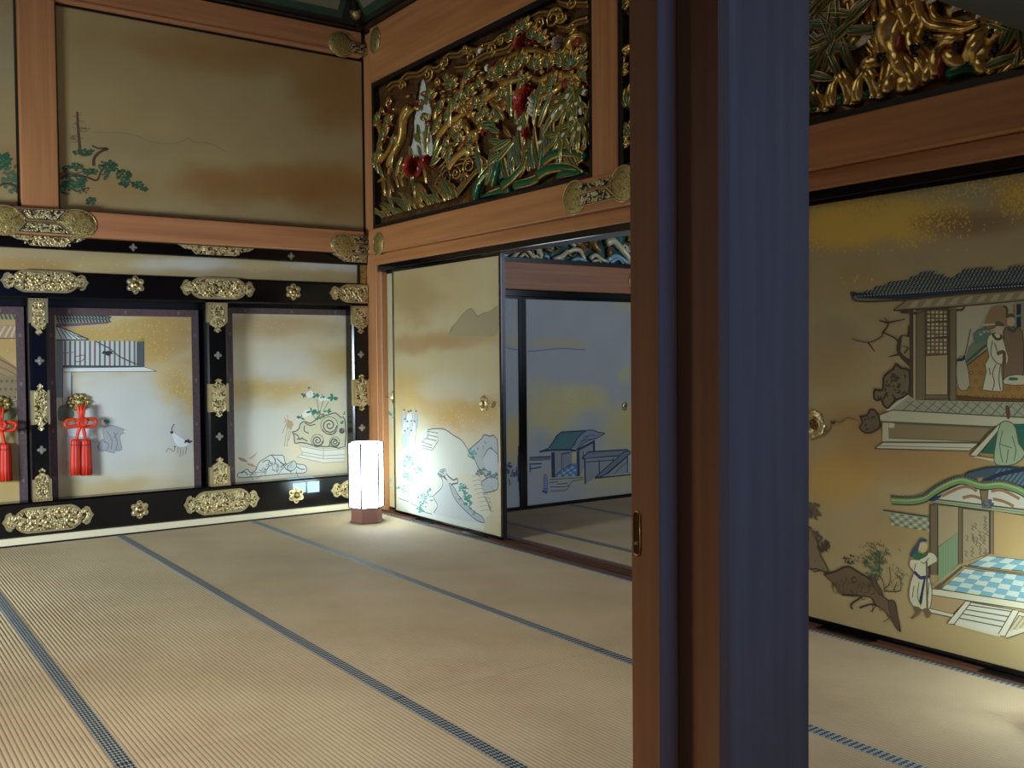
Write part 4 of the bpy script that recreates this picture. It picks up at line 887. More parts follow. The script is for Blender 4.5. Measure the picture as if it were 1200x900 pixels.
upper('upper_painted_panel', 'upper painted panel with green foliage cut by the left photo edge', -1.08, 1.122,
      [(0, 60, 60, 60, (160, 150, 124), .5, 0), (0, 190, 60, 20, UB, .4, 0)],
      lambda a: (a.z(0, 0, 2.647), a.leaves(10, 500, 22, 30, 40, [(40, 96, 66), (34, 82, 54)], 7), a.leaves(35, 560, 26, 40, 50, [(70, 96, 66), (84, 98, 76)], 7), a.line([(-40, 600), (10, 570), (45, 575), (60, 600)], (66, 50, 38), .014, 3), a.leaves(48, 520, 10, 8, 5, [(80, 84, 60)], 4)), 12)

def nail_cover(pl, parts, parent, label='gilt metal nail cover'):
    """parts: discs (px, py, r) and a middle plate given by four photo corners"""
    mb = MB(); (discs, quads) = parts
    for x, y, r, ry in discs:
        u, v = pl.uv(x, y); mb.dome(pl, u, v, r, .004, .022, n=24, mat=0, ry=ry, rings=4)
        mb.tube([pl.p(u+r*math.cos(t*math.pi/12), v+ry*math.sin(t*math.pi/12), .006) for t in range(25)], .004, n=6, mat=1)
    for q in quads:
        uv = [pl.uv(*p) for p in q]; mb.prism(pl, uv, 0, .020, mat=1)
        cu = sum(p[0] for p in uv)/len(uv); cv = sum(p[1] for p in uv)/len(uv)
        mb.prism(pl, [(cu+(u-cu)*.90, cv+(v-cv)*.86) for u, v in uv], .020, .021, mat=2)
        mb.prism(pl, [(cu+(u-cu)*.84, cv+(v-cv)*.76) for u, v in uv], .021, .024, mat=3)
        r = random.Random(int(abs(cu)*1000))
        us = [p[0] for p in uv]; vv = [p[1] for p in uv]
        for i in range(14):
            u = cu+r.uniform(-.36, .36)*(max(us)-min(us)); v = cv+r.uniform(-.3, .3)*(max(vv)-min(vv)); R = r.uniform(.008, .018); a = r.uniform(0, 6)
            mb.tube([pl.p(u+R*math.cos(a+t), v+R*.7*math.sin(a+t), .026) for t in (0, .9, 1.8, 2.7)], .003, n=5, mat=2)
    o = mb.build('nail_cover', [M['oldgilt'], M['gilt'], M['black'], M['engraved']], parent); o['label'] = label; return o
pN = PlaneA(NA)
nail_cover(pN, ([(90, 262.5, .125, .098), (4, 258, .125, .098)], [[(16, 244), (80, 246), (68, 260), (30, 258)], [(28, 260), (70, 262), (86, 276), (18, 272)]]), nag)
nail_cover(pN, ([(402, 287, .105, .088)], [[(408, 276), (433, 277), (434, 286), (416, 284)], [(416, 286), (434, 288), (433, 299), (406, 297)]]), nag)
pTop = PlaneA(WA-.02)
nail_cover(pTop, ([(400, 52, .11, .10)], [[(410, 50), (430, 54), (430, 66), (404, 62)]]), bpy.data.objects['trim_2'])

# ---- ceiling cove seen above the beams
cv_ = thing('ceiling_cove', (2.8, 7.0, 3.87), 'black and green framed coved ceiling edge above the corner', 'ceiling', None, 'structure')
def strip(quad, m, name, col=(1, 1, 1, 1)):
    mb = MB(); n = (Vector(quad[1])-Vector(quad[0])).cross(Vector(quad[3])-Vector(quad[0])).normalized()*.012
    vs = [Vector(p) for p in quad]+[Vector(p)+n for p in quad]; mb.add(vs, [(0, 1, 2, 3), (7, 6, 5, 4), (0, 4, 5, 1), (1, 5, 6, 2), (2, 6, 7, 3), (3, 7, 4, 0)], col); return mb.build(name, m, cv_)
MB().box((-2.44, WA-.075, 3.868), (3.68, WA+.1, 3.915), bev=.004).build('black_rail', M['black'], cv_)
MB().box((WB-.065, 1.25, 3.868), (WB+.02, WA-.076, 3.915), bev=.004).build('black_rail', M['black'], cv_)
def cove(f0, f1, a, b, side):
    z = lambda f: 3.895+.66*f
    if side == 'A': y = lambda f: WA-.07-.5*f; return [(a, y(f0), z(f0)), (b, y(f0), z(f0)), (b-(.0), y(f1), z(f1)), (a, y(f1), z(f1))]
    x = lambda f: WB-.06-.5*f; return [(x(f0), b, z(f0)), (x(f0), a, z(f0)), (x(f1), a, z(f1)), (x(f1), b, z(f1))]
green = lin((24, 54, 36)); greyb = lin((104, 98, 80))
M['cove'] = attr_mat('painted ceiling board', .5)
strip(cove(0, 1, -2.4, 3.6, 'A'), M['black'], 'black_board'); strip(cove(0, 1, 1.3, 7.1, 'B'), M['black'], 'black_board')
def coffers(side, lst):
    for a, b in lst:
        for f0, f1, col, e, o_ in [(.045, .97, green, .02, -.014), (.12, .88, greyb, .07, -.028)]:
            q = cove(f0, f1, a+e, b-e, side)
            q = [Vector(p)+(Vector((0, -.5, -.45)) if side == 'A' else Vector((-.5, 0, -.45)))*(-o_) for p in q]
            strip([tuple(p) for p in q], M['cove'], 'painted_coffer', col)
coffers('A', [(1.42, 2.28), (2.36, 3.44), (.5, 1.34)]); coffers('B', [(5.9, 6.96), (4.96, 5.82), (4.0, 4.88)])
mb = MB(); mb.tube([(3.60, 7.10, 3.90), (3.36, 6.86, 4.18), (3.05, 6.56, 4.56)], [.06, .055, .05], n=4); mb.build('corner_rib', M['black'], cv_)
MB().tube([(3.53, 7.03, 3.93), (3.50, 7.0, 3.965)], .05, n=4).build('rib_collar', M['oldgilt'], cv_)

# ---- right wall
def yB(px, X, py=450): return -PlaneB(X).uv(px, py)[0]
NB = 3.615
nb = trim((NB, 1.26, 2.062), (3.78, 7.05, 2.258), M['wood_y'], 'brown wooden beam over the sliding doors of the right wall')
trim((WB-.005, 1.26, 1.975), (3.80, 7.05, 2.061), M['wood_y'], 'lower brown rail directly over the sliding doors')
trim((WB+.002, 1.26, 1.930), (3.82, 6.984, 1.974), M['lacquer'], 'black head track above the sliding doors', 'door track', .003)
ub = trim((WB-.01, 1.26, 3.432), (3.78, 7.053, 3.866), M['wood_y'], 'broad brown beam above the gilded carvings of the right wall')
p1, p2 = yB(697, WB), yB(726.5, WB)
trim((WB-.012, p2, 2.26), (3.78, p1, 3.431), M['wood_v'], 'brown post between the two gilded carved transoms', 'post')
sl = thing('door_track_sill', (3.7, 4, -.05), 'reddish brown floor track under the sliding doors', 'door track', None, 'structure')
MB().box((3.617, 1.22, -.055), (3.826, 7.05, -.012)).build('track_bed', M['sill'], sl)
for x0, x1 in [(3.617, 3.655), (3.690, 3.698), (3.735, 3.743), (3.780, 3.826)]: MB().box((x0, 1.22, -.012), (x1, 7.05, .005)).build('track_rail', M['sill'], sl)
for a_, b_ in [(483, 503), (541, 566), (960, 1024), (1152, 1230)]:
    ya, yb = yB(a_, 3.66), yB(b_, 3.66); MB().box((3.630, yb, .002), (3.697, ya, .0075)).build('black_inlay', M['lacquer'], sl)
def door_leaf(n, label, X, y0, y1, z0, z1, base, blobs, artf, seed, thick=.030, pl_obj=None, stile=.022, pulls=()):
    """sliding screen: y0 > y1 ; painted paper on the room side, black lacquered edge"""
    pl = PlaneB(X); t = thing('door_%d' % n, (X, (y0+y1)/2, z0), label, 'sliding door', None, 'structure')
    MB().box((X+.003, y1, z0), (X+thick, y0, z1)).build('core', M['black'], t)
    mb = MB(); u0, u1 = -y0, -y1
    for a, b in [((u0, z0), (u1, z0+.018)), ((u0, z1-.018), (u1, z1)), ((u0, z0+.018), (u0+stile*.7, z1-.018)), ((u1-stile, z0+.018), (u1, z1-.018))]: mb.box(pl.p(a[0], a[1], .005), pl.p(b[0], b[1], -.003))
    mb.build('black_edge', M['lacquer'], t)
    mb = MB()
    for a, b in [((u0+stile*.7, z0+.018), (u0+stile*.7+.008, z1-.018)), ((u1-stile-.008, z0+.018), (u1-stile, z1-.018))]: mb.box(pl.p(a[0], a[1], .004), pl.p(b[0], b[1], -.003))
    mb.build('gold_beading', M['gilt'], t)
    a0, b0, a1, b1 = u0+stile*.7+.008, z0+.018, u1-stile-.008, z1-.018
    wash(pl, a0, b0, a1, b1, base, blobs, 0, .022, seed).build('painted_paper', M['gold_paper'], t)
    a = Art(pl, (a0, b0, a1, b1), seed=seed); artf(a)
    if a.mb.v: a.mb.build('ink_painting', M['paint'], t)
    return t, pl
def hikite(t, pl, u, v, R, knob=None):
    mb = MB(); n = 8; ph = math.pi/8
    ring = lambda r, h, k=32: [(pl.p(u+r*math.cos(2*math.pi*i/k), v+r*1.12*math.sin(2*math.pi*i/k), h)) for i in range(k)]
    k = 32; vs = []; prof = [(1.0, 0), (1.0, .008), (.84, .012), (.70, .010), (.66, .016), (.56, .016), (.52, .004), (.01, .002)]
    for r, h in prof:
        for i in range(k):
            a = 2*math.pi*i/k; rr = R*r*((.94+.06*math.cos(8*a)) if r > .8 else 1); vs.append(pl.p(u+rr*math.cos(a), v+rr*1.12*math.sin(a), h))
    fs = [(j*k+i, j*k+(i+1) % k, (j+1)*k+(i+1) % k, (j+1)*k+i) for j in range(len(prof)-1) for i in range(k)]
    mb.add(vs, fs, sm=True)
    for i in range(8): a = 2*math.pi*i/8; mb.dome(pl, u+R*.8*math.cos(a), v+R*.9*math.sin(a), R*.11, .010, .017, n=8)
    d = mb.build('door_pull', M['gilt'], t); d['label'] = 'round gilt door pull'
    mb = MB(); mb.dome(pl, u, v, R*.46, .002, .006, n=16); 
    for i in range(5): a = 2*math.pi*i/5; mb.dome(pl, u+R*.24*math.cos(a), v+R*.24*math.sin(a), R*.14, .005, .010, n=8)
    mb.build('pull_inset', M['bronze'], d)
    if knob:
        du, dv = knob; mb = MB(); mb.tube([pl.p(u+.6*R*(1 if du > 0 else -1), v, .012), pl.p(u+du*.5, v+dv*.4, .022), pl.p(u+du, v+dv, .026)], .0035, n=6)
        mb.dome(pl, u+du, v+dv, .013, .010, .034, n=12); mb.dome(pl, u+du+.012*(1 if du > 0 else -1), v+dv+.016, .009, .014, .030, n=10); mb.dome(pl, u+du, v+dv-.014, .008, .014, .030, n=10)
        mb.build('swing_ornament', M['gilt'], d)
XF, XK = 3.700, 3.745
SB = (190, 178, 142); SG = (184, 142, 58)
fy0, fy1 = yB(461.5, XF), yB(588.5, XF)
t, pl = door_leaf(1, 'gold misted sliding screen door with crags and steps beside the lantern', XF, fy0, fy1, .010, 1.925, (184, 170, 130),
    [(500, 330, 60, 40, (170, 140, 84), .5, .05), (480, 350, 40, 26, (158, 130, 80), .5, 0), (560, 320, 50, 30, (188, 172, 126), .4, 0), (490, 400, 60, 12, (158, 116, 62), .65, 0), (560, 400, 50, 10, (160, 122, 70), .45, 0), (480, 460, 26, 30, SG, .55, .05), (545, 490, 50, 34, SG, .85, .18), (530, 455, 40, 14, (190, 186, 166), .5, 0), (500, 560, 90, 70, (200, 198, 180), .6, 0)], art_gold_door, 21)
u, v = pl.uv(567.5, 473); hikite(t, pl, u, v, .052, (.125, -.002))
ky0 = yB(449.5, XK)
t, pl = door_leaf(2, 'back sliding screen door showing only a narrow strip behind the front one', XK, ky0, ky0-1.45, .010, 1.925, (180, 172, 140), [(455, 470, 20, 50, (190, 184, 150), .4, 0), (455, 560, 20, 40, (196, 166, 110), .5, 0)], art_back_leaf, 22)
u, v = pl.uv(463, 466); hikite(t, pl, u, v, .058, (-.125, 0))
ry0 = 2.905
t, pl = door_leaf(3, 'large gold misted sliding screen door right of the foreground post', XF, ry0, 1.455, .012, 1.955-.022, (174, 156, 108),
    [(1030, 258, 80, 26, (228, 188, 74), .95, .75), (975, 275, 40, 20, (224, 180, 70), .9, .6), (1130, 215, 90, 20, (160, 158, 118), .8, .55), (1190, 235, 30, 22, (200, 160, 66), .8, .7), (1120, 262, 60, 14, (136, 104, 64), .8, .05), (1000, 240, 50, 16, (186, 160, 84), .5, .42), (1010, 330, 40, 22, (172, 146, 82), .5, .05), (985, 430, 40, 40, (158, 128, 70), .4, 0), (1080, 520, 110, 40, (160, 122, 66), .8, 0), (985, 560, 50, 30, (190, 148, 62), .7, 0), (970, 400, 40, 30, (150, 138, 104), .4, 0), (1040, 620, 50, 30, (164, 136, 82), .5, 0), (1100, 720, 120, 40, (186, 162, 112), .6, 0), (1250, 500, 50, 200, (170, 140, 90), .4, 0)], art_right_door, 23)
u, v = pl.uv(954.5, 497); hikite(t, pl, u, v, .062)
door_leaf(4, 'second large sliding screen door past the right edge of the photo', XK, 1.50, .05, .012, 1.933, (170, 150, 104), [(1400, 600, 80, 80, SG, .6, .1)], lambda a: None, 24)
box1('wall_right', (3.70, -.6, -.05), (3.84, 1.05, 3.9), M['rearwall'], 'ochre wall continuing towards the corridor', 'wall')

# next room: bluish screens
YN = 6.32; pn = PlaneA(YN)
def nxt(n, label, xa, xb, blobs, artf, seed, pull=None):
    z1 = 1.712; t = thing('door_%d' % n, ((xa+xb)/2, YN, .0), label, 'sliding door', None, 'structure'); s = .018
    MB().box((xa, YN+.003, .004), (xb, YN+.03, z1)).build('core', M['black'], t)
    mb = MB()
    for a, b in [((xa, .004), (xb, .026)), ((xa, z1-.018), (xb, z1)), ((xa, .026), (xa+.036, z1-.018)), ((xb-.036, .026), (xb, z1-.018))]: mb.box(pn.p(a[0], a[1], .008), pn.p(b[0], b[1], -.003))
    mb.build('black_edge', M['lacquer'], t)
    c = (xa+.036, .026, xb-.036, z1-.018)
    wash(pn, *c, (172, 176, 172), blobs, 0, .03, seed).build('painted_paper', M['gold_paper'], t)
    a = Art(pn, c, seed=seed); artf(a)
    if a.mb.v: a.mb.build('ink_painting', M['paint'], t)
    if pull:
        u, v = pn.uv(*pull); hikite(t, pn, u, v, .034)
xs_ = pn.uv(612.5, 480)[0]
BL = [(650, 480, 40, 30, (206, 196, 130), .75, .40), (690, 470, 30, 20, (206, 196, 130), .7, .42), (740, 505, 34, 30, (200, 188, 110), .8, .30), (700, 560, 60, 12, (196, 180, 110), .7, .2), (720, 580, 50, 12, (190, 178, 124), .5, .1), (660, 403, 30, 5, (196, 178, 118), .75, .05), (735, 360, 14, 10, (190, 190, 140), .5, .35), (735, 440, 14, 12, (190, 190, 140), .5, .4), (603, 510, 16, 30, (200, 180, 104), .8, .40), (605, 400, 14, 7, (196, 178, 118), .7, .05)]
nxt(5, 'bluish sliding screen with a painted gate house in the next room', xs_, 6.05, BL, art_next_room, 31, (732, 476))
nxt(6, 'bluish sliding screen edge seen beside the black lacquered door stile', 3.86, xs_-.002, BL, art_next_room, 32)
nxt(7, 'bluish sliding screen in the next room hidden behind the post', 6.052, 7.5, BL, lambda a: None, 33)
trim((3.84, YN-.01, 1.714), (8.1, YN+.03, 1.765), M['lacquer'], 'black head track above the bluish screens of the next room', 'door track', .003)
tn = trim((3.84, YN-.05, 1.766), (8.1, YN+.03, 1.985), M['wood_x'], 'brown beam above the bluish screens of the next room')
pq = PlaneA(YN-.05)
nail_cover(pq, ([(742.5, 330, .055, .075)], []), tn, 'pale gilt metal nail cover')

# ---- foreground post, slid door edge and lintel
mb = MB(); e = .012; x0, x1, y0, y1 = 1.162, 1.383, 1.055, 1.262
o = [(x0+e, y0), (x1-e, y0), (x1, y0+e), (x1, y1-e), (x1-e, y1), (x0+e, y1), (x0, y1-e), (x0, y0+e)]
mb.add([(x, y, z) for z in (-.02, 3.0) for x, y in o], [tuple(reversed(range(8))), tuple(range(8, 16))]+[(i, (i+1) % 8, 8+(i+1) % 8, 8+i) for i in range(8)])
fp = mb.build('pillar', M['wood_v']); tag(fp, 'large square wooden post in the foreground, bluish on its right face', 'post', None, 'structure')
dj = thing('door_8', (1.14, 1.189, -.012), 'edge of a slid-open wooden door with brass finger pull, left of the foreground post', 'sliding door', None, 'structure')
MB().box((1.119, 1.157, -.012), (1.1615, 1.226, 1.93), bev=.0015).build('door_stile', M['wood_v'], dj)
pd = PlaneB(1.119); hw, zc0, zc1 = .0085, .909, .983
cap = [(-1.211+hw*math.cos(t*math.pi/12), zc1-hw+hw*math.sin(t*math.pi/12)+.0) for t in range(13)]+[(-1.211+hw*math.cos(math.pi+t*math.pi/12), zc0+hw+hw*math.sin(math.pi+t*math.pi/12)) for t in range(13)]
mb = MB(); mb.tube([pd.p(u, v, .001) for u, v in cap+[cap[0]]], .0013, n=6)
fpull = mb.build('finger_pull', plain('brass rim', (214, 170, 96), .3, .9), dj)
mb = MB(); mb.prism(pd, cap, 0, .0006); mb.build('recess', plain('brass recess', (110, 74, 36), .35, .7), fpull)
mb = MB(); mb.dome(pd, -1.211, .929, .0035, .0006, .006, n=12); mb.build('knob', M['gilt'], fpull)
trim((1.384, 1.075, 2.035), (3.64, 1.245, 2.12), M['black'], 'black lacquered lintel running from the foreground post to the right', 'beam')
trim((-2.4, 1.075, 1.935), (1.1615, 1.245, 2.12), M['lacquer'], 'black lacquered lintel running left from the foreground post', 'beam')
trim((-2.4, 1.06, 2.122), (1.161, 1.26, 2.299), M['wood_x'], 'brown beam over the left opening of the near wall'); trim((1.384, 1.06, 2.122), (3.60, 1.26, 2.299), M['wood_x'], 'brown beam over the right opening of the near wall')
box1('trim_30', (-2.4, 1.052, -.055), (1.16, 1.266, -.004), M['sill'], 'wooden threshold left of the foreground post', 'threshold')
box1('trim_31', (1.385, 1.052, -.055), (3.61, 1.266, -.004), M['sill'], 'wooden threshold right of the foreground post', 'threshold')

# ------------------------------------------------------------------ gilded carvings
GO = (.50, .31, .08, .8); GD = (.24, .12, .035, .5); GL = (.70, .50, .17, .85)
def cm(c, m=0.0): r = lin(c); return (r[0], r[1], r[2], m)
GREEN = cm((20, 84, 50), .1); GREEN2 = cm((14, 66, 50), .1); RED = cm((168, 40, 30), .1); DRED = cm((128, 46, 30), .2); BRN = cm((140, 84, 40), .4); BLK = cm((16, 14, 14)); BLUE = cm((70, 110, 150), .1); WHT = cm((220, 214, 200), .2)
class Carve:
    def __init__(s, pl, seed=1): s.pl = pl; s.r = random.Random(seed); s.mb = MB(); s.T = (0, 0, 1); s.clip = None; s.auto = None
    def z(s, x0, y0, k): s.T = (x0, y0, k); return s
    def uv(s, x, y): return s.pl.uv(s.T[0]+x/s.T[2], s.T[1]+y/s.T[2])
    def cut(s):
        if s.auto: s.take(s.auto[0], s.auto[1])
    def take(s, name, parent, **k):
        m = s.mb; s.mb = MB()
        if not m.v and s.auto: return None
        if s.clip:
            a, b, c, d = s.clip; o = s.pl
            for i, v in enumerate(m.v):
                if isinstance(o, PlaneB): m.v[i] = Vector((v.x, -min(max(-v.y, a), c), min(max(v.z, b), d)))
                else: m.v[i] = Vector((min(max(v.x, a), c), v.y, min(max(v.z, b), d)))
        return m.build(name, M['carved'], parent, **k) if m.v else None
    def leafuv(s, u, v, L, Wd, ang, h, inner=GREEN, rim=GL, bend=.0, tip=.012):
        """pointed leaf: raised rim, sunken coloured halves, raised midrib"""
        n = 6; vs = []; cs = []
        ca, sa = math.cos(ang), math.sin(ang)
        for i in range(n+1):
            t = i/n; ic = rim if (t > .62 and Wd > .4*L) else inner; w = Wd*math.sin(math.pi*min(1, t*.94+.05))**.8; cx = L*t; cy = bend*L*t*t
            for k, (f, hh, c) in enumerate([(-1, 0, rim), (-.82, .012, rim), (-.62, .010, ic), (-.14, .013, ic), (0, .018, rim), (.14, .013, ic), (.62, .010, ic), (.82, .012, rim), (1, 0, rim)]):
                x = cx; y = cy+f*w/2; vs.append(s.pl.p(u+x*ca-y*sa, v+x*sa+y*ca, h+hh+tip*math.sin(math.pi*t))); cs.append(c)
        fs = [(i*9+k, (i+1)*9+k, (i+1)*9+k+1, i*9+k+1) for i in range(n) for k in range(8)]
        s.mb.add(vs, fs, cs, 0, True)
    def leaf(s, x, y, L, Wd, ang, h=.03, **k): u, v = s.uv(x, y); s.leafuv(u, v, L, Wd, ang, h, **k); s.cut()
    def branch(s, pts, r0, r1, h=.03, top=GO, under=DRED, n=4, wob=.012):
        q = smooth([s.uv(*p) for p in pts], n); m = len(q)
        P = [s.pl.p(u, v, h+wob*math.sin(i*.6)) for i, (u, v) in enumerate(q)]
        R = [(r0+(r1-r0)*i/(m-1))*(1+.05*math.sin(i*.9)) for i in range(m)]
        nd = s.pl.p(0, 0, 1)-s.pl.p(0, 0, 0)
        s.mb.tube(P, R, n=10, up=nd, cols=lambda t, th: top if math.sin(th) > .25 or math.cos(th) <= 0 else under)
        s.cut(); return q
    def trunk(s, pts, w0, w1, k=3, n=6):
        q = [Vector(p) for p in smooth([s.uv(*p) for p in pts], n)]; m = len(q); nd = s.pl.p(0, 0, 1)-s.pl.p(0, 0, 0)
        for j in range(k):
            f = (j-(k-1)/2)/(k/2); P = []; R = []
            for i, p in enumerate(q):
                t = (q[min(i+1, m-1)]-q[max(i-1, 0)]).normalized(); nn = Vector((-t.y, t.x)); w = w0+(w1-w0)*i/(m-1)
                a = p+nn*(f*w*(1+.12*math.sin(i*.5+j*2))); P.append(s.pl.p(a.x, a.y, .034-.018*f*f+.008*math.sin(i*.45+j))); R.append(w/k*1.05)
            c1, c2 = [(GO, DRED), (GL, DRED), (GO, BRN)][j % 3]
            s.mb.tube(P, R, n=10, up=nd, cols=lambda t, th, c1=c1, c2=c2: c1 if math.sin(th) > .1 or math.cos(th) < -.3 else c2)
        s.cut()
    def pad(s, x, y, R, n=7, a0=math.pi*.5, spread=2.4, h=.045, inner=GREEN, rim=GO):
        """fan of short leaves standing on a branch"""
        u, v = s.uv(x, y)
        for i in range(n):
            a = a0+spread*(i/(n-1)-.5)
            s.leafuv(u+.012*math.cos(a), v+.012*math.sin(a), R*s.r.uniform(.85, 1.1), R*.52, a, h+s.r.uniform(0, .01), inner=inner, rim=rim)
        q = [(u+R*.42*math.cos(a0+w), v+R*.42*math.sin(a0+w)-R*.30*math.sin(a0)) for w in (-1.5, -.9, 0, .9, 1.5)]
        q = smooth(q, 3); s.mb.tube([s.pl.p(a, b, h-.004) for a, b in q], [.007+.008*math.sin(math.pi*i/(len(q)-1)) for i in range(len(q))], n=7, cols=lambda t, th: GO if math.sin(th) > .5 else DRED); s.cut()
    def swirl(s, x, y, R, turns=1.6, r=.010, h=.03, col=GO, sgn=1, a0=0, ink=True):
        u, v = s.uv(x, y); P = []; n = int(10*turns)
        for i in range(n+1):
            t = i/n; a = a0+sgn*t*turns*2*math.pi; q = R*(1-.82*t); P.append((u+q*math.cos(a), v+q*.8*math.sin(a), h+.014*t))
        s.mb.tube([s.pl.p(*p) for p in P], [r*(1-.4*i/n) for i in range(n+1)], col, n=7)
        if ink: s.mb.tube([s.pl.p(p[0]+(p[0]-u)*.16, p[1]+(p[1]-v)*.16, p[2]-.002) for p in P], r*.35, BLK, n=5)
        s.cut()
    def lump(s, x, y, r, ry=None, h=.0, H=.03, col=GO): u, v = s.uv(x, y); s.mb.dome(s.pl, u, v, r, h, h+H, col, n=12, ry=ry); s.cut()
    def wave(s, pts, r=.009, h=.02, col=GO, cols=None, n=4): q = smooth([s.uv(*p) for p in pts], n); s.mb.tube([s.pl.p(u, v, h) for u, v in q], r, col, n=6)
def peony(c, x, y, R, parent, col=RED, h=.05, name='peony_flower', lab='red carved peony'):
    u, v = c.uv(x, y)
    for ring, (rr, k, hh) in enumerate([(1, 9, 0), (.74, 8, .014), (.48, 6, .026), (.25, 4, .036)]):
        for i in range(k):
            a = 2*math.pi*i/k+ring*.4; pu, pv = u+R*rr*.62*math.cos(a), v+R*rr*.62*math.sin(a)
            vs = []; cs = []; n = 8
            for j in range(n):
                b = 2*math.pi*j/n; q = R*.36*(1 if ring < 3 else .8)
                du = q*math.cos(b)*1.0; dv = q*math.sin(b)*.8; ru = du*math.cos(a)-dv*math.sin(a); rv = du*math.sin(a)+dv*math.cos(a)
                vs.append(c.pl.p(pu+ru, pv+rv, h+hh+.012*math.cos(b)+.012)); cs.append(col)
            vs.append(c.pl.p(pu, pv, h+hh)); cs.append((col[0]*.55, col[1]*.5, col[2]*.5, 0))
            c.mb.add(vs, [(j, (j+1) % n, n) for j in range(n)], cs, 0, True)
    c.mb.dome(c.pl, u, v, R*.95, h-.04, h+.006, (col[0]*.5, col[1]*.4, col[2]*.4, 0), n=16)
    o = c.take(name, parent); o['label'] = lab; return o
def relief(pl, u0, v0, u1, v1, colf, hf, step, hole=None):
    nu = int((u1-u0)/step); nv = int((v1-v0)/step); vs = []; cs = []; fs = []
    for j in range(nv+1):
        for i in range(nu+1):
            u = u0+(u1-u0)*i/nu; v = v0+(v1-v0)*j/nv; vs.append(pl.p(u, v, hf(u, v))); cs.append(colf(u, v))
    def inside(u, v):
        r = False; n = len(hole)
        for i in range(n):
            a, b = hole[i], hole[(i+1) % n]
            if (a[1] > v) != (b[1] > v) and u < (b[0]-a[0])*(v-a[1])/(b[1]-a[1])+a[0]: r = not r
        return r
    for j in range(nv):
        for i in range(nu):
            if hole and inside(u0+(u1-u0)*(i+.5)/nu, v0+(v1-v0)*(j+.5)/nv): continue
            fs.append((j*(nu+1)+i, j*(nu+1)+i+1, (j+1)*(nu+1)+i+1, (j+1)*(nu+1)+i))
    return MB().add(vs, fs, cs, 0, True)
def tframe(t, pl, u0, v0, u1, v1, w=.036, deep=.07):
    mb = MB()
    for a, b in [((u0, v0), (u1, v0+w)), ((u0, v1-w), (u1, v1)), ((u0, v0+w), (u0+w, v1-w)), ((u1-w, v0+w), (u1, v1-w))]: mb.box(pl.p(a[0], a[1], deep), pl.p(b[0], b[1], -.03))
    return mb.build('black_frame', M['black'], t)

# ---- first transom: pine, peonies, bamboo grass under clouds
PC = PlaneB(3.715)
U0, U1, V0, V1 = -7.052, -(p1+.002), 2.262, 3.430
T1 = thing('carved_transom', (3.70, (p1+7.05)/2, V0), 'gilded carved transom with red peonies and a pale tall gap, above the gold doors', 'carved transom')
tframe(T1, PlaneB(3.73), U0, V0, U1, V1)
hole = [PC.uv(440+x/9, 90+y/9) for x, y in [(485,-6),(520,60),(545,150),(560,250),(590,420),(560,520),(600,640),(620,800),(560,860),(440,860),(370,820),(345,760),(365,690),(385,590),(380,500),(395,400),(430,330),(440,180),(460,60)]]
hf = lambda u, v: .012*noise.fractal(Vector((u*9, v*9, 1)), .8, 2.2, 4)
def cf(u, v):
    a = noise.noise(Vector((u*7, v*7, 5))); k = .5+.5*a; m = .35+.3*k
    return (.09+.15*k*k, .042+.075*k*k, .012+.018*k, m)
relief(PC, U0+.02, V0+.02, U1-.02, V1-.02, cf, hf, .011, hole).build('carved_ground', M['carved'], T1)
MB().box((3.742, -(U1-.02), V0+.02), (3.757, -(U0+.02), V1-.02)).build('pale_backing', M['palewall'], T1)
c = Carve(PC, 5); c.clip = (U0+.037, V0+.037, U1-.037, V1-.037)
# scalloped cloud bank along the top
c.z(430, 0, 3.334)
for pts in [[(90,345),(110,325),(140,318),(170,290),(215,285),(250,262),(290,265),(330,215),(370,210),(400,190),(440,195),(470,178)],
            [(470,178),(510,165),(540,140),(580,125),(610,95),(650,75),(690,52),(730,48),(760,40)], [(760,105),(800,110),(830,85),(880,72)], [(760,5),(790,15),(830,12),(880,14)], [(360,265),(400,262),(430,240),(470,215),(500,205),(560,190),(580,170)]]:
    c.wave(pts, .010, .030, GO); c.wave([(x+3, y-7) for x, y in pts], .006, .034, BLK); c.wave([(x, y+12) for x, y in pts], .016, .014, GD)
c.take('scalloped_cloud', T1); c.auto = ('cloud_scroll', T1)
for x, y, R, sg in [(255,290,.07,1),(320,245,.06,-1),(425,225,.08,1),(400,195,.04,-1),(500,195,.06,1),(745,75,.09,1),(775,70,.05,-1),(290,325,.04,-1),(150,335,.05,1),(100,400,.05,-1),(70,440,.045,1),(820,10,.06,1),(690,95,.05,-1),(540,160,.04,1)]: c.swirl(x, y, R, 1.7, .013, .026, GO, sg, c.r.uniform(0, 6))
c.auto = ('cloud_puff', T1)
for i in range(70):
    t = c.r.random(); x = 60+t*800; y = 430-t*350+c.r.uniform(-6, 70); c.lump(x, y, c.r.uniform(.012, .04), c.r.uniform(.010, .022), .008, .026, c.r.choice([GO, GO, GD, GL, DRED]))
c.auto = None
c.auto = ('pine_bough', T1)
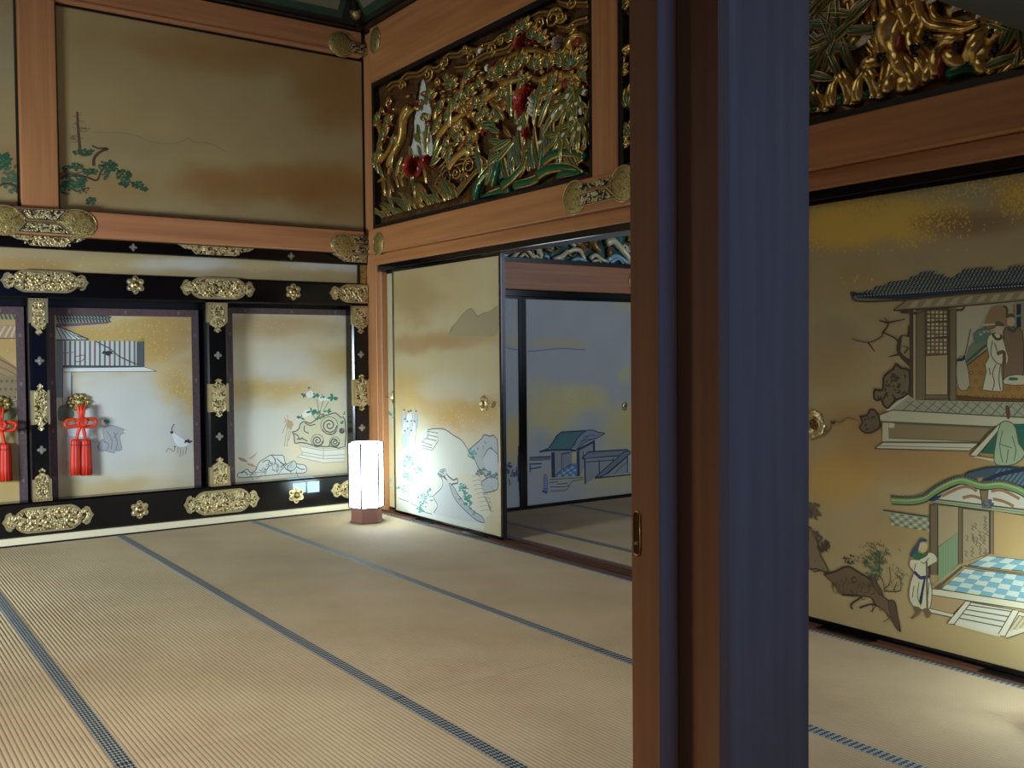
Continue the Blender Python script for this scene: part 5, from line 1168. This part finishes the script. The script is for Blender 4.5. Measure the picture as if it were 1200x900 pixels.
# pine boughs with leaf fans
BR = [[(340,660),(380,610),(430,560),(450,520),(410,540),(370,590)],[(300,540),(350,480),(400,440),(440,415),(470,400)],[(470,400),(520,370),(545,330),(520,290),(560,240),(600,215),(680,200),(740,225)],[(545,330),(590,320),(640,300),(700,320),(760,290),(800,300),(860,340)],
      [(700,390),(740,370),(780,330),(800,300),(840,310),(870,370)],[(190,420),(165,470),(150,540),(130,600),(105,650),(95,690)],[(60,470),(75,520),(55,570)],[(290,470),(300,430),(320,400),(345,390)],[(510,400),(540,430),(550,470)],[(810,190),(830,150),(860,145),(880,190)],[(80,600),(60,640),(90,600),(130,540)],[(400,480),(420,520),(400,560)]]
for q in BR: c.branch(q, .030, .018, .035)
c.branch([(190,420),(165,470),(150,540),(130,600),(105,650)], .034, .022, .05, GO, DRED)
c.auto = None
for x, y, r, rx in [(800,325,.07,.05),(840,170,.06,.05),(410,540,.05,.06)]: c.lump(x, y, r*.8, r*.6, .03, .03, DRED); c.take('branch_knot', T1)
c.auto = ('needle_fan', T1)
for x, y, R, n, a0, sp in [(95,540,.085,6,1.9,2.6),(80,600,.08,6,2.6,2.6),(110,490,.075,5,1.8,2.2),(70,480,.07,5,2.2,2.4),(130,570,.07,5,.9,2),(60,640,.08,6,2.2,2.6),(275,395,.085,5,1.5,2.4),(360,350,.08,6,1.5,2.6),(430,310,.08,6,1.6,2.6),(320,430,.07,5,2.2,2.6),(385,400,.08,6,2.4,2.8),(430,375,.075,6,1.3,2.6),(470,350,.07,5,1.3,2.4),
    (350,460,.07,6,2.4,2.8),(560,290,.085,6,2.0,2.6),(610,280,.085,6,1.6,2.2),(640,260,.09,5,1.5,2.0),(690,275,.09,5,1.5,1.9),(740,270,.08,5,1.4,2.0),(790,250,.08,5,1.7,2),(830,270,.10,5,1.5,2.0),(600,160,.085,6,1.7,2.4),(640,130,.09,6,1.5,2.2),(680,160,.085,6,1.3,2.2),(710,180,.08,5,.9,2),(560,390,.07,6,1.6,2.4),(590,400,.065,5,1.5,2.4),(490,400,.07,6,2.2,2.6),
    (460,420,.06,5,1.6,2.6),(720,380,.08,6,2.8,2.6),(760,345,.08,6,2.4,2.6),(700,400,.07,5,2.9,2),(870,320,.08,5,.9,2),(340,580,.07,6,2.6,2.8),(390,560,.07,6,1.8,2.8),(360,610,.07,6,3.0,2.6),(310,500,.07,5,2.4,2.4),(300,520,.06,5,2,2.4),(430,600,.06,5,1,2.4),(255,480,.06,5,1.4,2),(650,330,.06,5,1.6,2.4),(490,460,.06,5,1.4,2.6),(520,470,.06,5,1,2.6)]: c.pad(x, y, R, n, a0, sp)
for i in range(46):
    x = c.r.uniform(300, 880); lo = 400-(x-60)*.28; y = c.r.uniform(lo, lo+260); c.pad(x, y, c.r.uniform(.05, .075), 4, c.r.uniform(.8, 2.4), 2.2, .03, c.r.choice([GREEN, GREEN2, BRN]))
c.auto = ('bamboo_leaf', T1)
# long bamboo and peony leaves
LV = [(340,-1),]
for x, y, L_, W_, a in [(350,500,.20,.055,1.45),(590,460,.26,.060,1.6),(610,470,.26,.060,1.35),(640,470,.20,.05,.9),(560,470,.16,.05,2.4),(530,490,.17,.06,3.0),(545,520,.18,.05,2.7),(590,550,.22,.05,3.3),(600,560,.24,.05,3.6),(560,560,.18,.045,2.9),(560,600,.2,.045,3.4),(680,480,.26,.06,1.2),(700,500,.22,.05,.9),(720,520,.22,.05,.7),(660,520,.2,.05,1.9),(640,560,.18,.05,1.3),(240,570,.17,.06,1.9),(255,600,.2,.055,1.3),(262,610,.22,.05,1.6),(235,560,.12,.05,2.4),(280,640,.18,.05,.6),(270,650,.16,.05,.2),(285,610,.16,.045,.9),(210,620,.12,.05,2.2),(120,660,.15,.035,1.2),(140,690,.16,.035,.9),(90,700,.14,.03,2.1),(160,700,.2,.03,.7),(70,680,.14,.03,1.9)]: c.leaf(x, y, L_, W_, a, .05)
c.auto = None
for cx, cy in [(820,400),(790,520),(860,470),(845,360)]:
    for k in range(6): c.leaf(cx, cy, c.r.uniform(.15, .22), .040, -2.9+k*.52+c.r.uniform(-.1, .1), .055, inner=cm((58, 92, 44), .2), rim=GO, bend=-.2)
    c.take('bamboo_spray', T1)
c.auto = ('leaf', T1)
for i in range(40): c.leaf(c.r.uniform(300, 870), c.r.uniform(430, 640), c.r.uniform(.08, .14), .035, c.r.uniform(.2, 2.9), .03, inner=c.r.choice([GREEN, BRN, GO]), rim=c.r.choice([GL, GO]))
c.auto = None
peony(c, 642, 400, .105, T1); peony(c, 205, 655, .085, T1, h=.065); peony(c, 272, 632, .05, T1, h=.06); peony(c, 660, 525, .045, T1, h=.05); peony(c, 628, 178, .05, T1, col=cm((176, 70, 50)), h=.05, lab='dull red carved bud'); peony(c, 780, 175, .045, T1, col=cm((200, 180, 160)), h=.05, lab='pale carved blossom')
for i in range(12): c.lump(672+(i % 3)*5, 390+i*6, .010, None, .07, .02, WHT)
for x, y in [(625,505),(705,560),(735,385),(745,370)]: c.lump(x, y, .03, .014, .05, .02, WHT if y > 400 else BLUE)
for x, y in [(815,395),(850,420),(790,440),(870,455),(830,480),(760,470),(860,520),(800,545),(880,380),(500,285),(470,215)]: c.leaf(x, y, .045, .020, c.r.uniform(.3, 1.4), .06, inner=WHT, rim=WHT)
c.take('pearl_beads', T1, kind='stuff')
# stream lines and grass at the foot
for k in range(9):
    o = k*9; c.wave([(300+k*9, 800-k*4), (370+k*8, 740-k*6), (420+k*6, 690-k*3), (470, 650+k*5), (520, 640+k*6)], .0075, .040, BLK if k % 2 else GO)
for x, y, R, sg in [(330,690,.10,1),(370,680,.06,-1),(300,720,.06,1),(420,650,.09,-1),(350,740,.05,1),(400,700,.05,1)]: c.swirl(x, y, R, 1.6, .010, .040, GD if sg > 0 else GO, sg, c.r.uniform(0, 6))
for k in range(5): c.wave([(300, 690-k*8), (340, 660-k*10), (390, 640-k*8), (450, 630-k*6), (490, 650-k*4)], .007, .036, BLK if k % 2 else GL)
c.take('stream_lines', T1)
c.auto = ('grass_blade', T1)
for i in range(34):
    x = 50+i*9+c.r.uniform(-5, 5); y = 858-(x-50)*.27; c.leaf(x+30, y-4, c.r.uniform(.14, .28), .034, c.r.uniform(1.7, 2.5), .04, inner=c.r.choice([GREEN, GREEN2, GO]), rim=c.r.choice([GO, GL]), bend=.5)
for i in range(18): c.leaf(c.r.uniform(70, 260), c.r.uniform(680, 800), c.r.uniform(.1, .2), .026, c.r.uniform(1.2, 2.8), .045, inner=c.r.choice([GREEN2, GO, BRN]), rim=GO, bend=.4)
for i in range(30):
    x = 470+i*13.5+c.r.uniform(-6, 6); y = 735-(x-500)*.21-c.r.uniform(0, 70); s_ = c.r.choice([-1, 1]); c.leaf(x, y, c.r.uniform(.18, .30), .075, math.pi/2+s_*c.r.uniform(.1, 1.0), .035, inner=c.r.choice([GREEN2, GREEN2, cm((24, 90, 80), .1)]), rim=GO, bend=-.45*s_)
c.auto = ('curling_stem', T1)
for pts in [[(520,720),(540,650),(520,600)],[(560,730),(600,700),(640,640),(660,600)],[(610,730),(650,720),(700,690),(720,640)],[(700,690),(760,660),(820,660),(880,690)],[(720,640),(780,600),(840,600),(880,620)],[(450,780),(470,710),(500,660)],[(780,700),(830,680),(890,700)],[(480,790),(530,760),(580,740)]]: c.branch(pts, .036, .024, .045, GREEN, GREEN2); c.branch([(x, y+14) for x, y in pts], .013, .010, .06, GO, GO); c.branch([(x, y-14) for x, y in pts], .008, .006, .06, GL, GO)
c.auto = None

# ---- second transom, right of the foreground post
PD = PlaneB(3.715); W0, W1 = -(p2-.002), -1.262
T2 = thing('carved_transom', (3.70, 2.7, V0), 'gilded carved transom with a broad golden tree root, right of the foreground post', 'carved transom')
tframe(T2, PlaneB(3.73), W0, V0, W1, V1)
cf2 = lambda u, v: (lambda k: (.16+.20*k, .10+.12*k, .025+.03*k, .4+.3*k))(.5+.5*noise.noise(Vector((u*6, v*6, 9))))
hl = [PD.uv(940+x/4.5, y/4.5) for x, y in [(780,90),(800,60),(850,55),(900,100),(870,125),(820,125)]]
relief(PD, W0+.02, V0+.02, W1-.02, V1-.02, cf2, hf, .013, hl).build('carved_ground', M['carved'], T2)
MB().box((3.742, -(W1-.02), V0+.02), (3.757, -(W0+.02), V1-.02)).build('pale_backing', M['palewall'], T2)
c = Carve(PD, 9); c.clip = (W0+.037, V0+.037, W1-.037, V1-.037)
c.z(940, 0, 4.5)
c.auto = None
for cx, w_, top, bot in [(95,36,490,600),(235,44,400,560),(372,44,390,530)]:
    for k, (f, col, r) in enumerate([(1.3, GL, .024), (.95, DRED, .014), (.66, GL, .018)]): c.branch([(cx-w_*f, bot+10), (cx-w_*f*.9, (top+bot)/2-8/f), (cx-w_*f*.35, top+18*(1.3-f)), (cx+w_*f*.35, top+18*(1.3-f)), (cx+w_*f*.9, (top+bot)/2-8/f), (cx+w_*f, bot)], r, r, .030+.008*k, col, col)
    c.branch([(cx-4, bot), (cx+2, (top+bot)/2+20)], .028, .014, .03, GREEN, GREEN2); c.branch([(cx-14, bot), (cx-10, (top+bot)/2+30)], .018, .01, .036, GL, GO); c.take('root_arch', T2)
c.auto = ('tree_root', T2)
for pts, r0, r1, tp, un in [([(540,-60),(560,60),(530,150),(520,230),(500,330),(480,480)],.10,.05,GO,DRED),([(560,60),(590,150),(600,230),(640,300),(700,430)],.09,.055,GL,DRED),([(500,100),(470,200),(520,290),(540,340),(500,420),(490,490)],.049,.030,GL,DRED),([(540,330),(560,380),(600,420),(620,470)],.035,.028,GL,DRED),([(545,300),(560,200),(590,120)],.03,.02,DRED,DRED),
    ([(640,-40),(650,80),(700,140),(780,160),(880,165),(960,140)],.07,.03,GO,DRED),([(420,-40),(400,60),(420,180),(440,290)],.06,.03,BRN,DRED),([(740,400),(735,290),(770,230),(850,215),(880,210)],.028,.024,GL,DRED),([(760,410),(770,300),(800,250),(870,240)],.02,.016,DRED,DRED),([(800,300),(860,340),(900,300),(960,200),(1040,150),(1100,130)],.032,.026,GL,GREEN),([(810,280),(860,320),(900,280),(950,185),(1050,120)],.020,.016,GREEN,GREEN2),
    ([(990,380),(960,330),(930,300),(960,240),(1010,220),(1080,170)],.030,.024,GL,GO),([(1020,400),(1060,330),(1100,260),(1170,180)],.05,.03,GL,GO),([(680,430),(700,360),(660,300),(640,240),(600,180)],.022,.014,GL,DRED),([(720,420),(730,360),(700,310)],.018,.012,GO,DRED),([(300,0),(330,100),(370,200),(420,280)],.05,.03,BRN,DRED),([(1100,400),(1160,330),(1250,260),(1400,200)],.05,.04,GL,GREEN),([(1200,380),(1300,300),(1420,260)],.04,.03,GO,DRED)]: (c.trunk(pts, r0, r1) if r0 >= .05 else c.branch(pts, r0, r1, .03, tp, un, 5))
c.auto = None
c.lump(548, 448, .050, .045, .02, .03, GL); c.take('root_burl', T2); c.lump(960, 300, .060, .055, .02, .03, GL); c.take('root_burl', T2); c.lump(630, 390, .04, .07, .02, .03, GL); c.take('root_burl', T2); c.lump(375, 340, .06, .04, .02, .03, GL); c.take('root_burl', T2)
c.branch([(800, 400), (880, 370), (960, 380)], .03, .02, .02, GREEN, GREEN2)
c.take('tree_root', T2)
for cx, cy, s_, n in [(465,320,26,9),(710,220,34,16),(640,280,26,14),(1060,280,26,14),(1040,190,18,6),(150,470,18,7),(440,430,6,2),(370,290,12,4),(860,265,20,8),(430,150,20,8),(340,355,6,2)]:
    for i in range(n): c.lump(cx+c.r.uniform(-s_, s_)*.7, cy+c.r.uniform(-s_, s_), .009, None, .062, .012, BLK)
    c.take('dark_dots', T2)
for cx, cy in [(170,260),(130,80),(60,400),(30,140),(240,180)]:
    for k in range(7): c.leaf(cx, cy, c.r.uniform(.16, .24), .050, -3.0+k*.90+c.r.uniform(-.15, .15), .05, inner=c.r.choice([cm((40, 74, 40), .1), GREEN2]), rim=c.r.choice([GO, GD]))
    c.take('bamboo_spray', T2)
c.auto = ('leaf', T2)
for cx, cy, a in [(60,180,.2),(110,160,1.1),(180,140,1.2),(310,260,.3),(330,240,.5),(270,120,.8),(110,290,1.2),(150,330,1.1),(80,200,.3),(230,30,1.0),(650,20,.4),(690,330*0+30,.3),(820,70,.7),(950,110,.8),(290,170,1.0)]: c.leaf(cx, cy, .10, .028, a, .035, inner=WHT, rim=WHT)
for x, y in [(200,300),(100,420),(60,440)]: c.leaf(x, y, .16, .10, .6, .03, inner=GREEN, rim=GO)
c.auto = ('needle_fan', T2)
for i in range(44): x = c.r.uniform(-950, -110); c.pad(x, 560-.28*x-c.r.random()*900, c.r.uniform(.08, .12), 6, c.r.uniform(.9, 2.2), 2.5, .03, c.r.choice([GREEN, GREEN2, GREEN, BRN]))
c.auto = ('tree_bough', T2)
for i in range(9): x = -900+i*95; y = 420-.28*x-c.r.random()*600; c.branch([(x-60, y+60), (x, y), (x+70, y-30), (x+150, y+20)], .035, .022, .02)
c.auto = ('leaf', T2)
for i in range(24): c.leaf(c.r.uniform(-300, 20), c.r.uniform(-120, 420), .18, .04, c.r.uniform(0, 6.2), .04, inner=GREEN, rim=GO)
for i in range(26): c.leaf(c.r.uniform(1150, 1500), c.r.uniform(-120, 300), .16, .045, c.r.uniform(0, 6.2), .04, inner=GREEN, rim=GO)
c.auto = None
c.z(430, 0, 3.334)

# ---- third transom in the next room
PE = PlaneA(YN+.0)
T3 = thing('carved_transom', (5.9, YN, 1.987), 'small-looking gilded transom of white and green waves in the next room', 'carved transom')
E0, E1, F0, F1 = 3.84, 8.08, 1.987, 2.80
tframe(T3, PlaneA(YN+.02), E0, F0, E1, F1, .034, .05)
relief(PE, E0+.02, F0+.02, 7.2, F1-.02, lambda u, v: (.02, .10, .09, .1), hf, .022).build('carved_ground', M['carved'], T3)
c = Carve(PE, 12); c.clip = (E0+.035, F0+.035, E1-.035, F1-.035); c.z(590, 260, 7.895)
c.auto = ('carved_wave', T3)
WG = cm((216, 208, 166), .1); WB_ = cm((150, 190, 200), .1); OG = cm((150, 110, 60), .4)
for pts, r, tp in [([(40,350),(80,320),(150,260),(200,270),(260,350)],.020,WG),([(130,340),(170,300),(220,330)],.014,WG),([(220,230),(290,250),(340,310),(300,360)],.022,WG),([(230,300),(270,350)],.014,WG),([(360,320),(390,330),(430,370),(600,385)],.014,WB_),([(440,360),(520,320),(580,280),(640,260),(700,280),(740,350)],.024,WG),([(600,380),(640,350),(700,345),(745,370)],.018,WB_),([(450,200),(520,170),(580,170),(640,230)],.026,WG),([(370,250),(440,280),(520,240)],.014,OG),
    ([(640,190),(700,220),(740,290)],.03,OG),([(760,180),(800,150),(830,220),(870,280)],.04,OG),([(780,340),(830,310),(900,350),(950,370)],.02,WG),([(800,370),(860,360),(900,390)],.012,WG),([(930,200),(990,180),(1060,230),(1130,330),(1150,400)],.035,WG),([(940,360),(1000,320),(1070,330),(1130,390)],.022,WB_),([(970,380),(1040,345),(1100,390)],.014,WB_),([(960,240),(960,330)],.03,OG),([(1080,110),(1120,90),(1150,140),(1140,180)],.035,cm((190,140,50),.6)),([(620,160),(700,140),(760,170),(780,240)],.02,GREEN2),([(900,150),(980,110),(1040,130)],.022,GREEN2),([(1050,260),(1100,220),(1160,260)],.014,WG),([(330,230),(350,200),(400,190)],.014,WG)]: c.branch(pts, r, r*.7, .025, tp, tp)
c.auto = ('wave_curl', T3)
for i in range(60):
    x = c.r.uniform(-700, 2400); y = c.r.uniform(-120, 360) if not 0 < x < 1200 else c.r.uniform(60, 330); c.swirl(x, y, c.r.uniform(.03, .07), 1.2, .011, .02, c.r.choice([WG, OG, WG, GREEN]), c.r.choice([-1, 1]), c.r.uniform(0, 6), False)
c.auto = None

# nail covers on the right wall beam
pNB = PlaneB(NB)
nail_cover(pNB, ([(674, 231.5, .105, .098), (731, 215, .105, .098)], [[(676, 219), (724, 207), (714, 217), (684, 224)], [(683, 227), (714, 220), (727, 232), (678, 244)]]), nb)
nail_cover(pNB, ([(444, 285.5, .085, .088)], []), nb); nail_cover(PlaneB(WB-.01), ([(440, 47, .08, .10)], []), ub)

# ------------------------------------------------------------------ lantern
def lantern(x, y, label):
    t = thing('floor_lantern', (x, y, .0012), label, 'lantern'); z0 = .0012
    va = math.atan2(x, y); na = math.atan2(-math.cos(va), -math.sin(va))+math.radians(12.7)
    hexa = lambda r: [(x+r*math.cos(na+math.pi/6+k*math.pi/3), y+r*math.sin(na+math.pi/6+k*math.pi/3)) for k in range(6)]
    def prism(rs, zs, name, m, par):
        vs = []; n = 6
        for r, z in zip(rs, zs): vs += [(a, b, z) for a, b in hexa(r)]
        fs = [tuple(reversed(range(6))), tuple((len(rs)-1)*6+i for i in range(6))]+[(j*6+i, j*6+(i+1) % 6, (j+1)*6+(i+1) % 6, (j+1)*6+i) for j in range(len(rs)-1) for i in range(6)]
        return MB().add(vs, fs).build(name, m, par)
    prism([.128, .130, .122, .120], [z0, z0+.008, z0+.012, z0+.020], 'foot', M['lampwood'], t)
    prism([.118, .118, .122, .122], [z0+.020, z0+.102, z0+.106, z0+.112], 'base', M['lampwood'], t)
    sh = prism([.126, .131, .131, .124], [z0+.113, z0+.118, z0+.592, z0+.598], 'paper_shade', M['glow'], t)
    for k, (a, b) in enumerate(hexa(.1318)): MB().tube([(a, b, z0+.114), (a, b, z0+.596)], .0066, n=6).build('rib', M['rib'], sh)
    h = hexa(.1312)
    for zz in (z0+.600, z0+.113): MB().tube([(a, b, zz) for a, b in h+[h[0]]], .0038, n=6).build('rim', M['rib'], sh)
    k = 5
    a, b = h[5], h[4]
    MB().tube([(a[0], a[1], z0+.245), (b[0], b[1], z0+.245)], .0036, n=6).build('paper_seam', M['rib'], sh)
    return t
lantern(3.337, 6.592, 'lit white hexagonal paper floor lantern with brown base in the corner')
lantern(3.30, 1.50, 'lit white paper floor lantern beyond the right edge of the photo')

# ------------------------------------------------------------------ red tassels
R1 = lin((196, 38, 14)); R2 = lin((150, 22, 10)); R3 = lin((208, 60, 22))
def tassel(pxo, label):
    pl = PlaneA(WA+.09); k = 4.5
    def q(x, y, h=0): u, v = PlaneA(WA+.09).uv(x/k, 440+y/k); return Vector((u+pxo, pl.Y-h, v))
    c0 = q(425, 150)
    t = thing('tasselled_cord', (c0.x, WA+.14, c0.z), label, 'tassel', 'red tassels on the painted panels')
    mb = MB(); pc = PlaneA(WA+.144); u, v = c0.x, c0.z+.012
    mb.dome(pc, u, v, .062, 0, .02, n=20, mat=1, ry=.050)
    for i in range(10):
        a = 2*math.pi*i/10; mb.dome(pc, u+.062*math.cos(a), v+.046*math.sin(a), .021, 0, .022, n=10, mat=0, ry=.018); mb.dome(pc, u+.062*math.cos(a), v+.046*math.sin(a), .008, .018, .028, n=8, mat=1)
    mb.dome(pc, u, v, .030, .015, .045, n=14, mat=0)
    mb.build('gilt_crest', [M['oldgilt'], M['engraved']], t)
    mb = MB(); r = .0115
    def cord(pts, rr=r, c=R1):
        P = smooth([tuple(q(*p)) for p in pts], 5); mb.tube(P, rr, c, n=8, cols=lambda tt, th: R1 if math.sin(th*2+tt*60) > 0 else R3)
    cord([(405, 160, .02), (412, 190, .03), (418, 225, .03)]); cord([(440, 155, .02), (436, 190, .03), (430, 225, .03)]); cord([(424, 156, .03), (425, 225, .035)])
    cord([(425, 240, .02), (380, 232, .02), (348, 238, .02), (340, 255, .02), (352, 270, .02), (390, 266, .02), (425, 262, .02)])
    cord([(425, 236, .02), (470, 228, .02), (498, 232, .02), (505, 250, .02), (490, 266, .02), (460, 270, .02), (425, 262, .02)])
    cord([(415, 240, .03), (440, 262, .04), (452, 240, .035), (430, 222, .03), (408, 236, .04), (410, 262, .035), (436, 268, .03)])
    cord([(422, 262, .03), (408, 300, .02), (402, 336, .015)]); cord([(432, 262, .03), (440, 300, .02), (447, 336, .015)])
    mb.box(q(412, 225, .02), q(440, 268, .045), R1, bev=.006)
    mb.build('knotted_cord', M['silk'], t)
    for xc, w in [(400, 30), (455, 30)]:
        top = q(xc, 335); bot = q(xc+2, 524); R = abs(q(xc+w, 335).x-top.x); mb = MB(); n = 48; vs = []; cs = []
        prof = [(.35, 0), (.75, .03), (.85, .07), (.84, .12), (.92, .3), (1.0, .7), (1.02, 1.0), (.2, 1.0)]
        rd = random.Random(xc)
        fl = [rd.uniform(.93, 1.05) for _ in range(n)]; ph = [rd.random() for _ in range(n)]
        for j, (f, tt) in enumerate(prof):
            for i in range(n):
                a = 2*math.pi*i/n; rr = R*f*(fl[i] if j > 2 else 1)*(1+.05*math.cos(12*a))
                vs.append((top.x+(bot.x-top.x)*tt+rr*math.cos(a), pl.Y+.012+rr*.85*math.sin(a), top.z+(bot.z-top.z)*tt+(rd.uniform(-.006, .004) if j == 6 else 0)))
                cs.append(R2 if ph[i] < .3 else R1 if ph[i] < .75 else R3)
        mb.add(vs, [(j*n+i, j*n+(i+1) % n, (j+1)*n+(i+1) % n, (j+1)*n+i) for j in range(len(prof)-1) for i in range(n)]+[tuple(reversed(range(n)))], cs, 0, True)
        o = mb.build('tassel', M['silk'], t)
        MB().tube([(top.x+R*.88*math.cos(a*math.pi/8), pl.Y+.012+R*.78*math.sin(a*math.pi/8), top.z-.042) for a in range(17)], .004, R2, n=6).build('binding', M['silk'], o)
tassel(0, 'red cord with two tassels hanging on the panel with the cranes')
off = PlaneA(WA+.09).uv(94.5-95.5, 500)[0]-PlaneA(WA+.09).uv(94.5, 500)[0]
tassel(off, 'red cord with two tassels cut by the left edge of the photo')

# thin pale blue pieces laid on the front and top of the bottom beam
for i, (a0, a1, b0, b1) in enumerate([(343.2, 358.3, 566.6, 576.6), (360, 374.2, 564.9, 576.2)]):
    u0, v1 = P0.uv(a0, b0); u1, v0 = P0.uv(a1, b1); t = thing('pale_patch', ((u0+u1)/2, WA, v0), ['pale blue flat patch on the black beam, behind the gilt rosette', 'pale blue flat patch on the black beam, nearer the lantern'][i], 'flat patch', 'pale patches on the bottom beam')
    MB().box(P0.p(u0, v0, .0015), P0.p(u1, min(v1, .272), .0002)).build('front_piece', M['paleblue'], t)
    MB().box((u0-.03, WA+.014, .2855), (u1-.03, WA+.085, .2875)).build('top_piece', M['paleblue'], t)
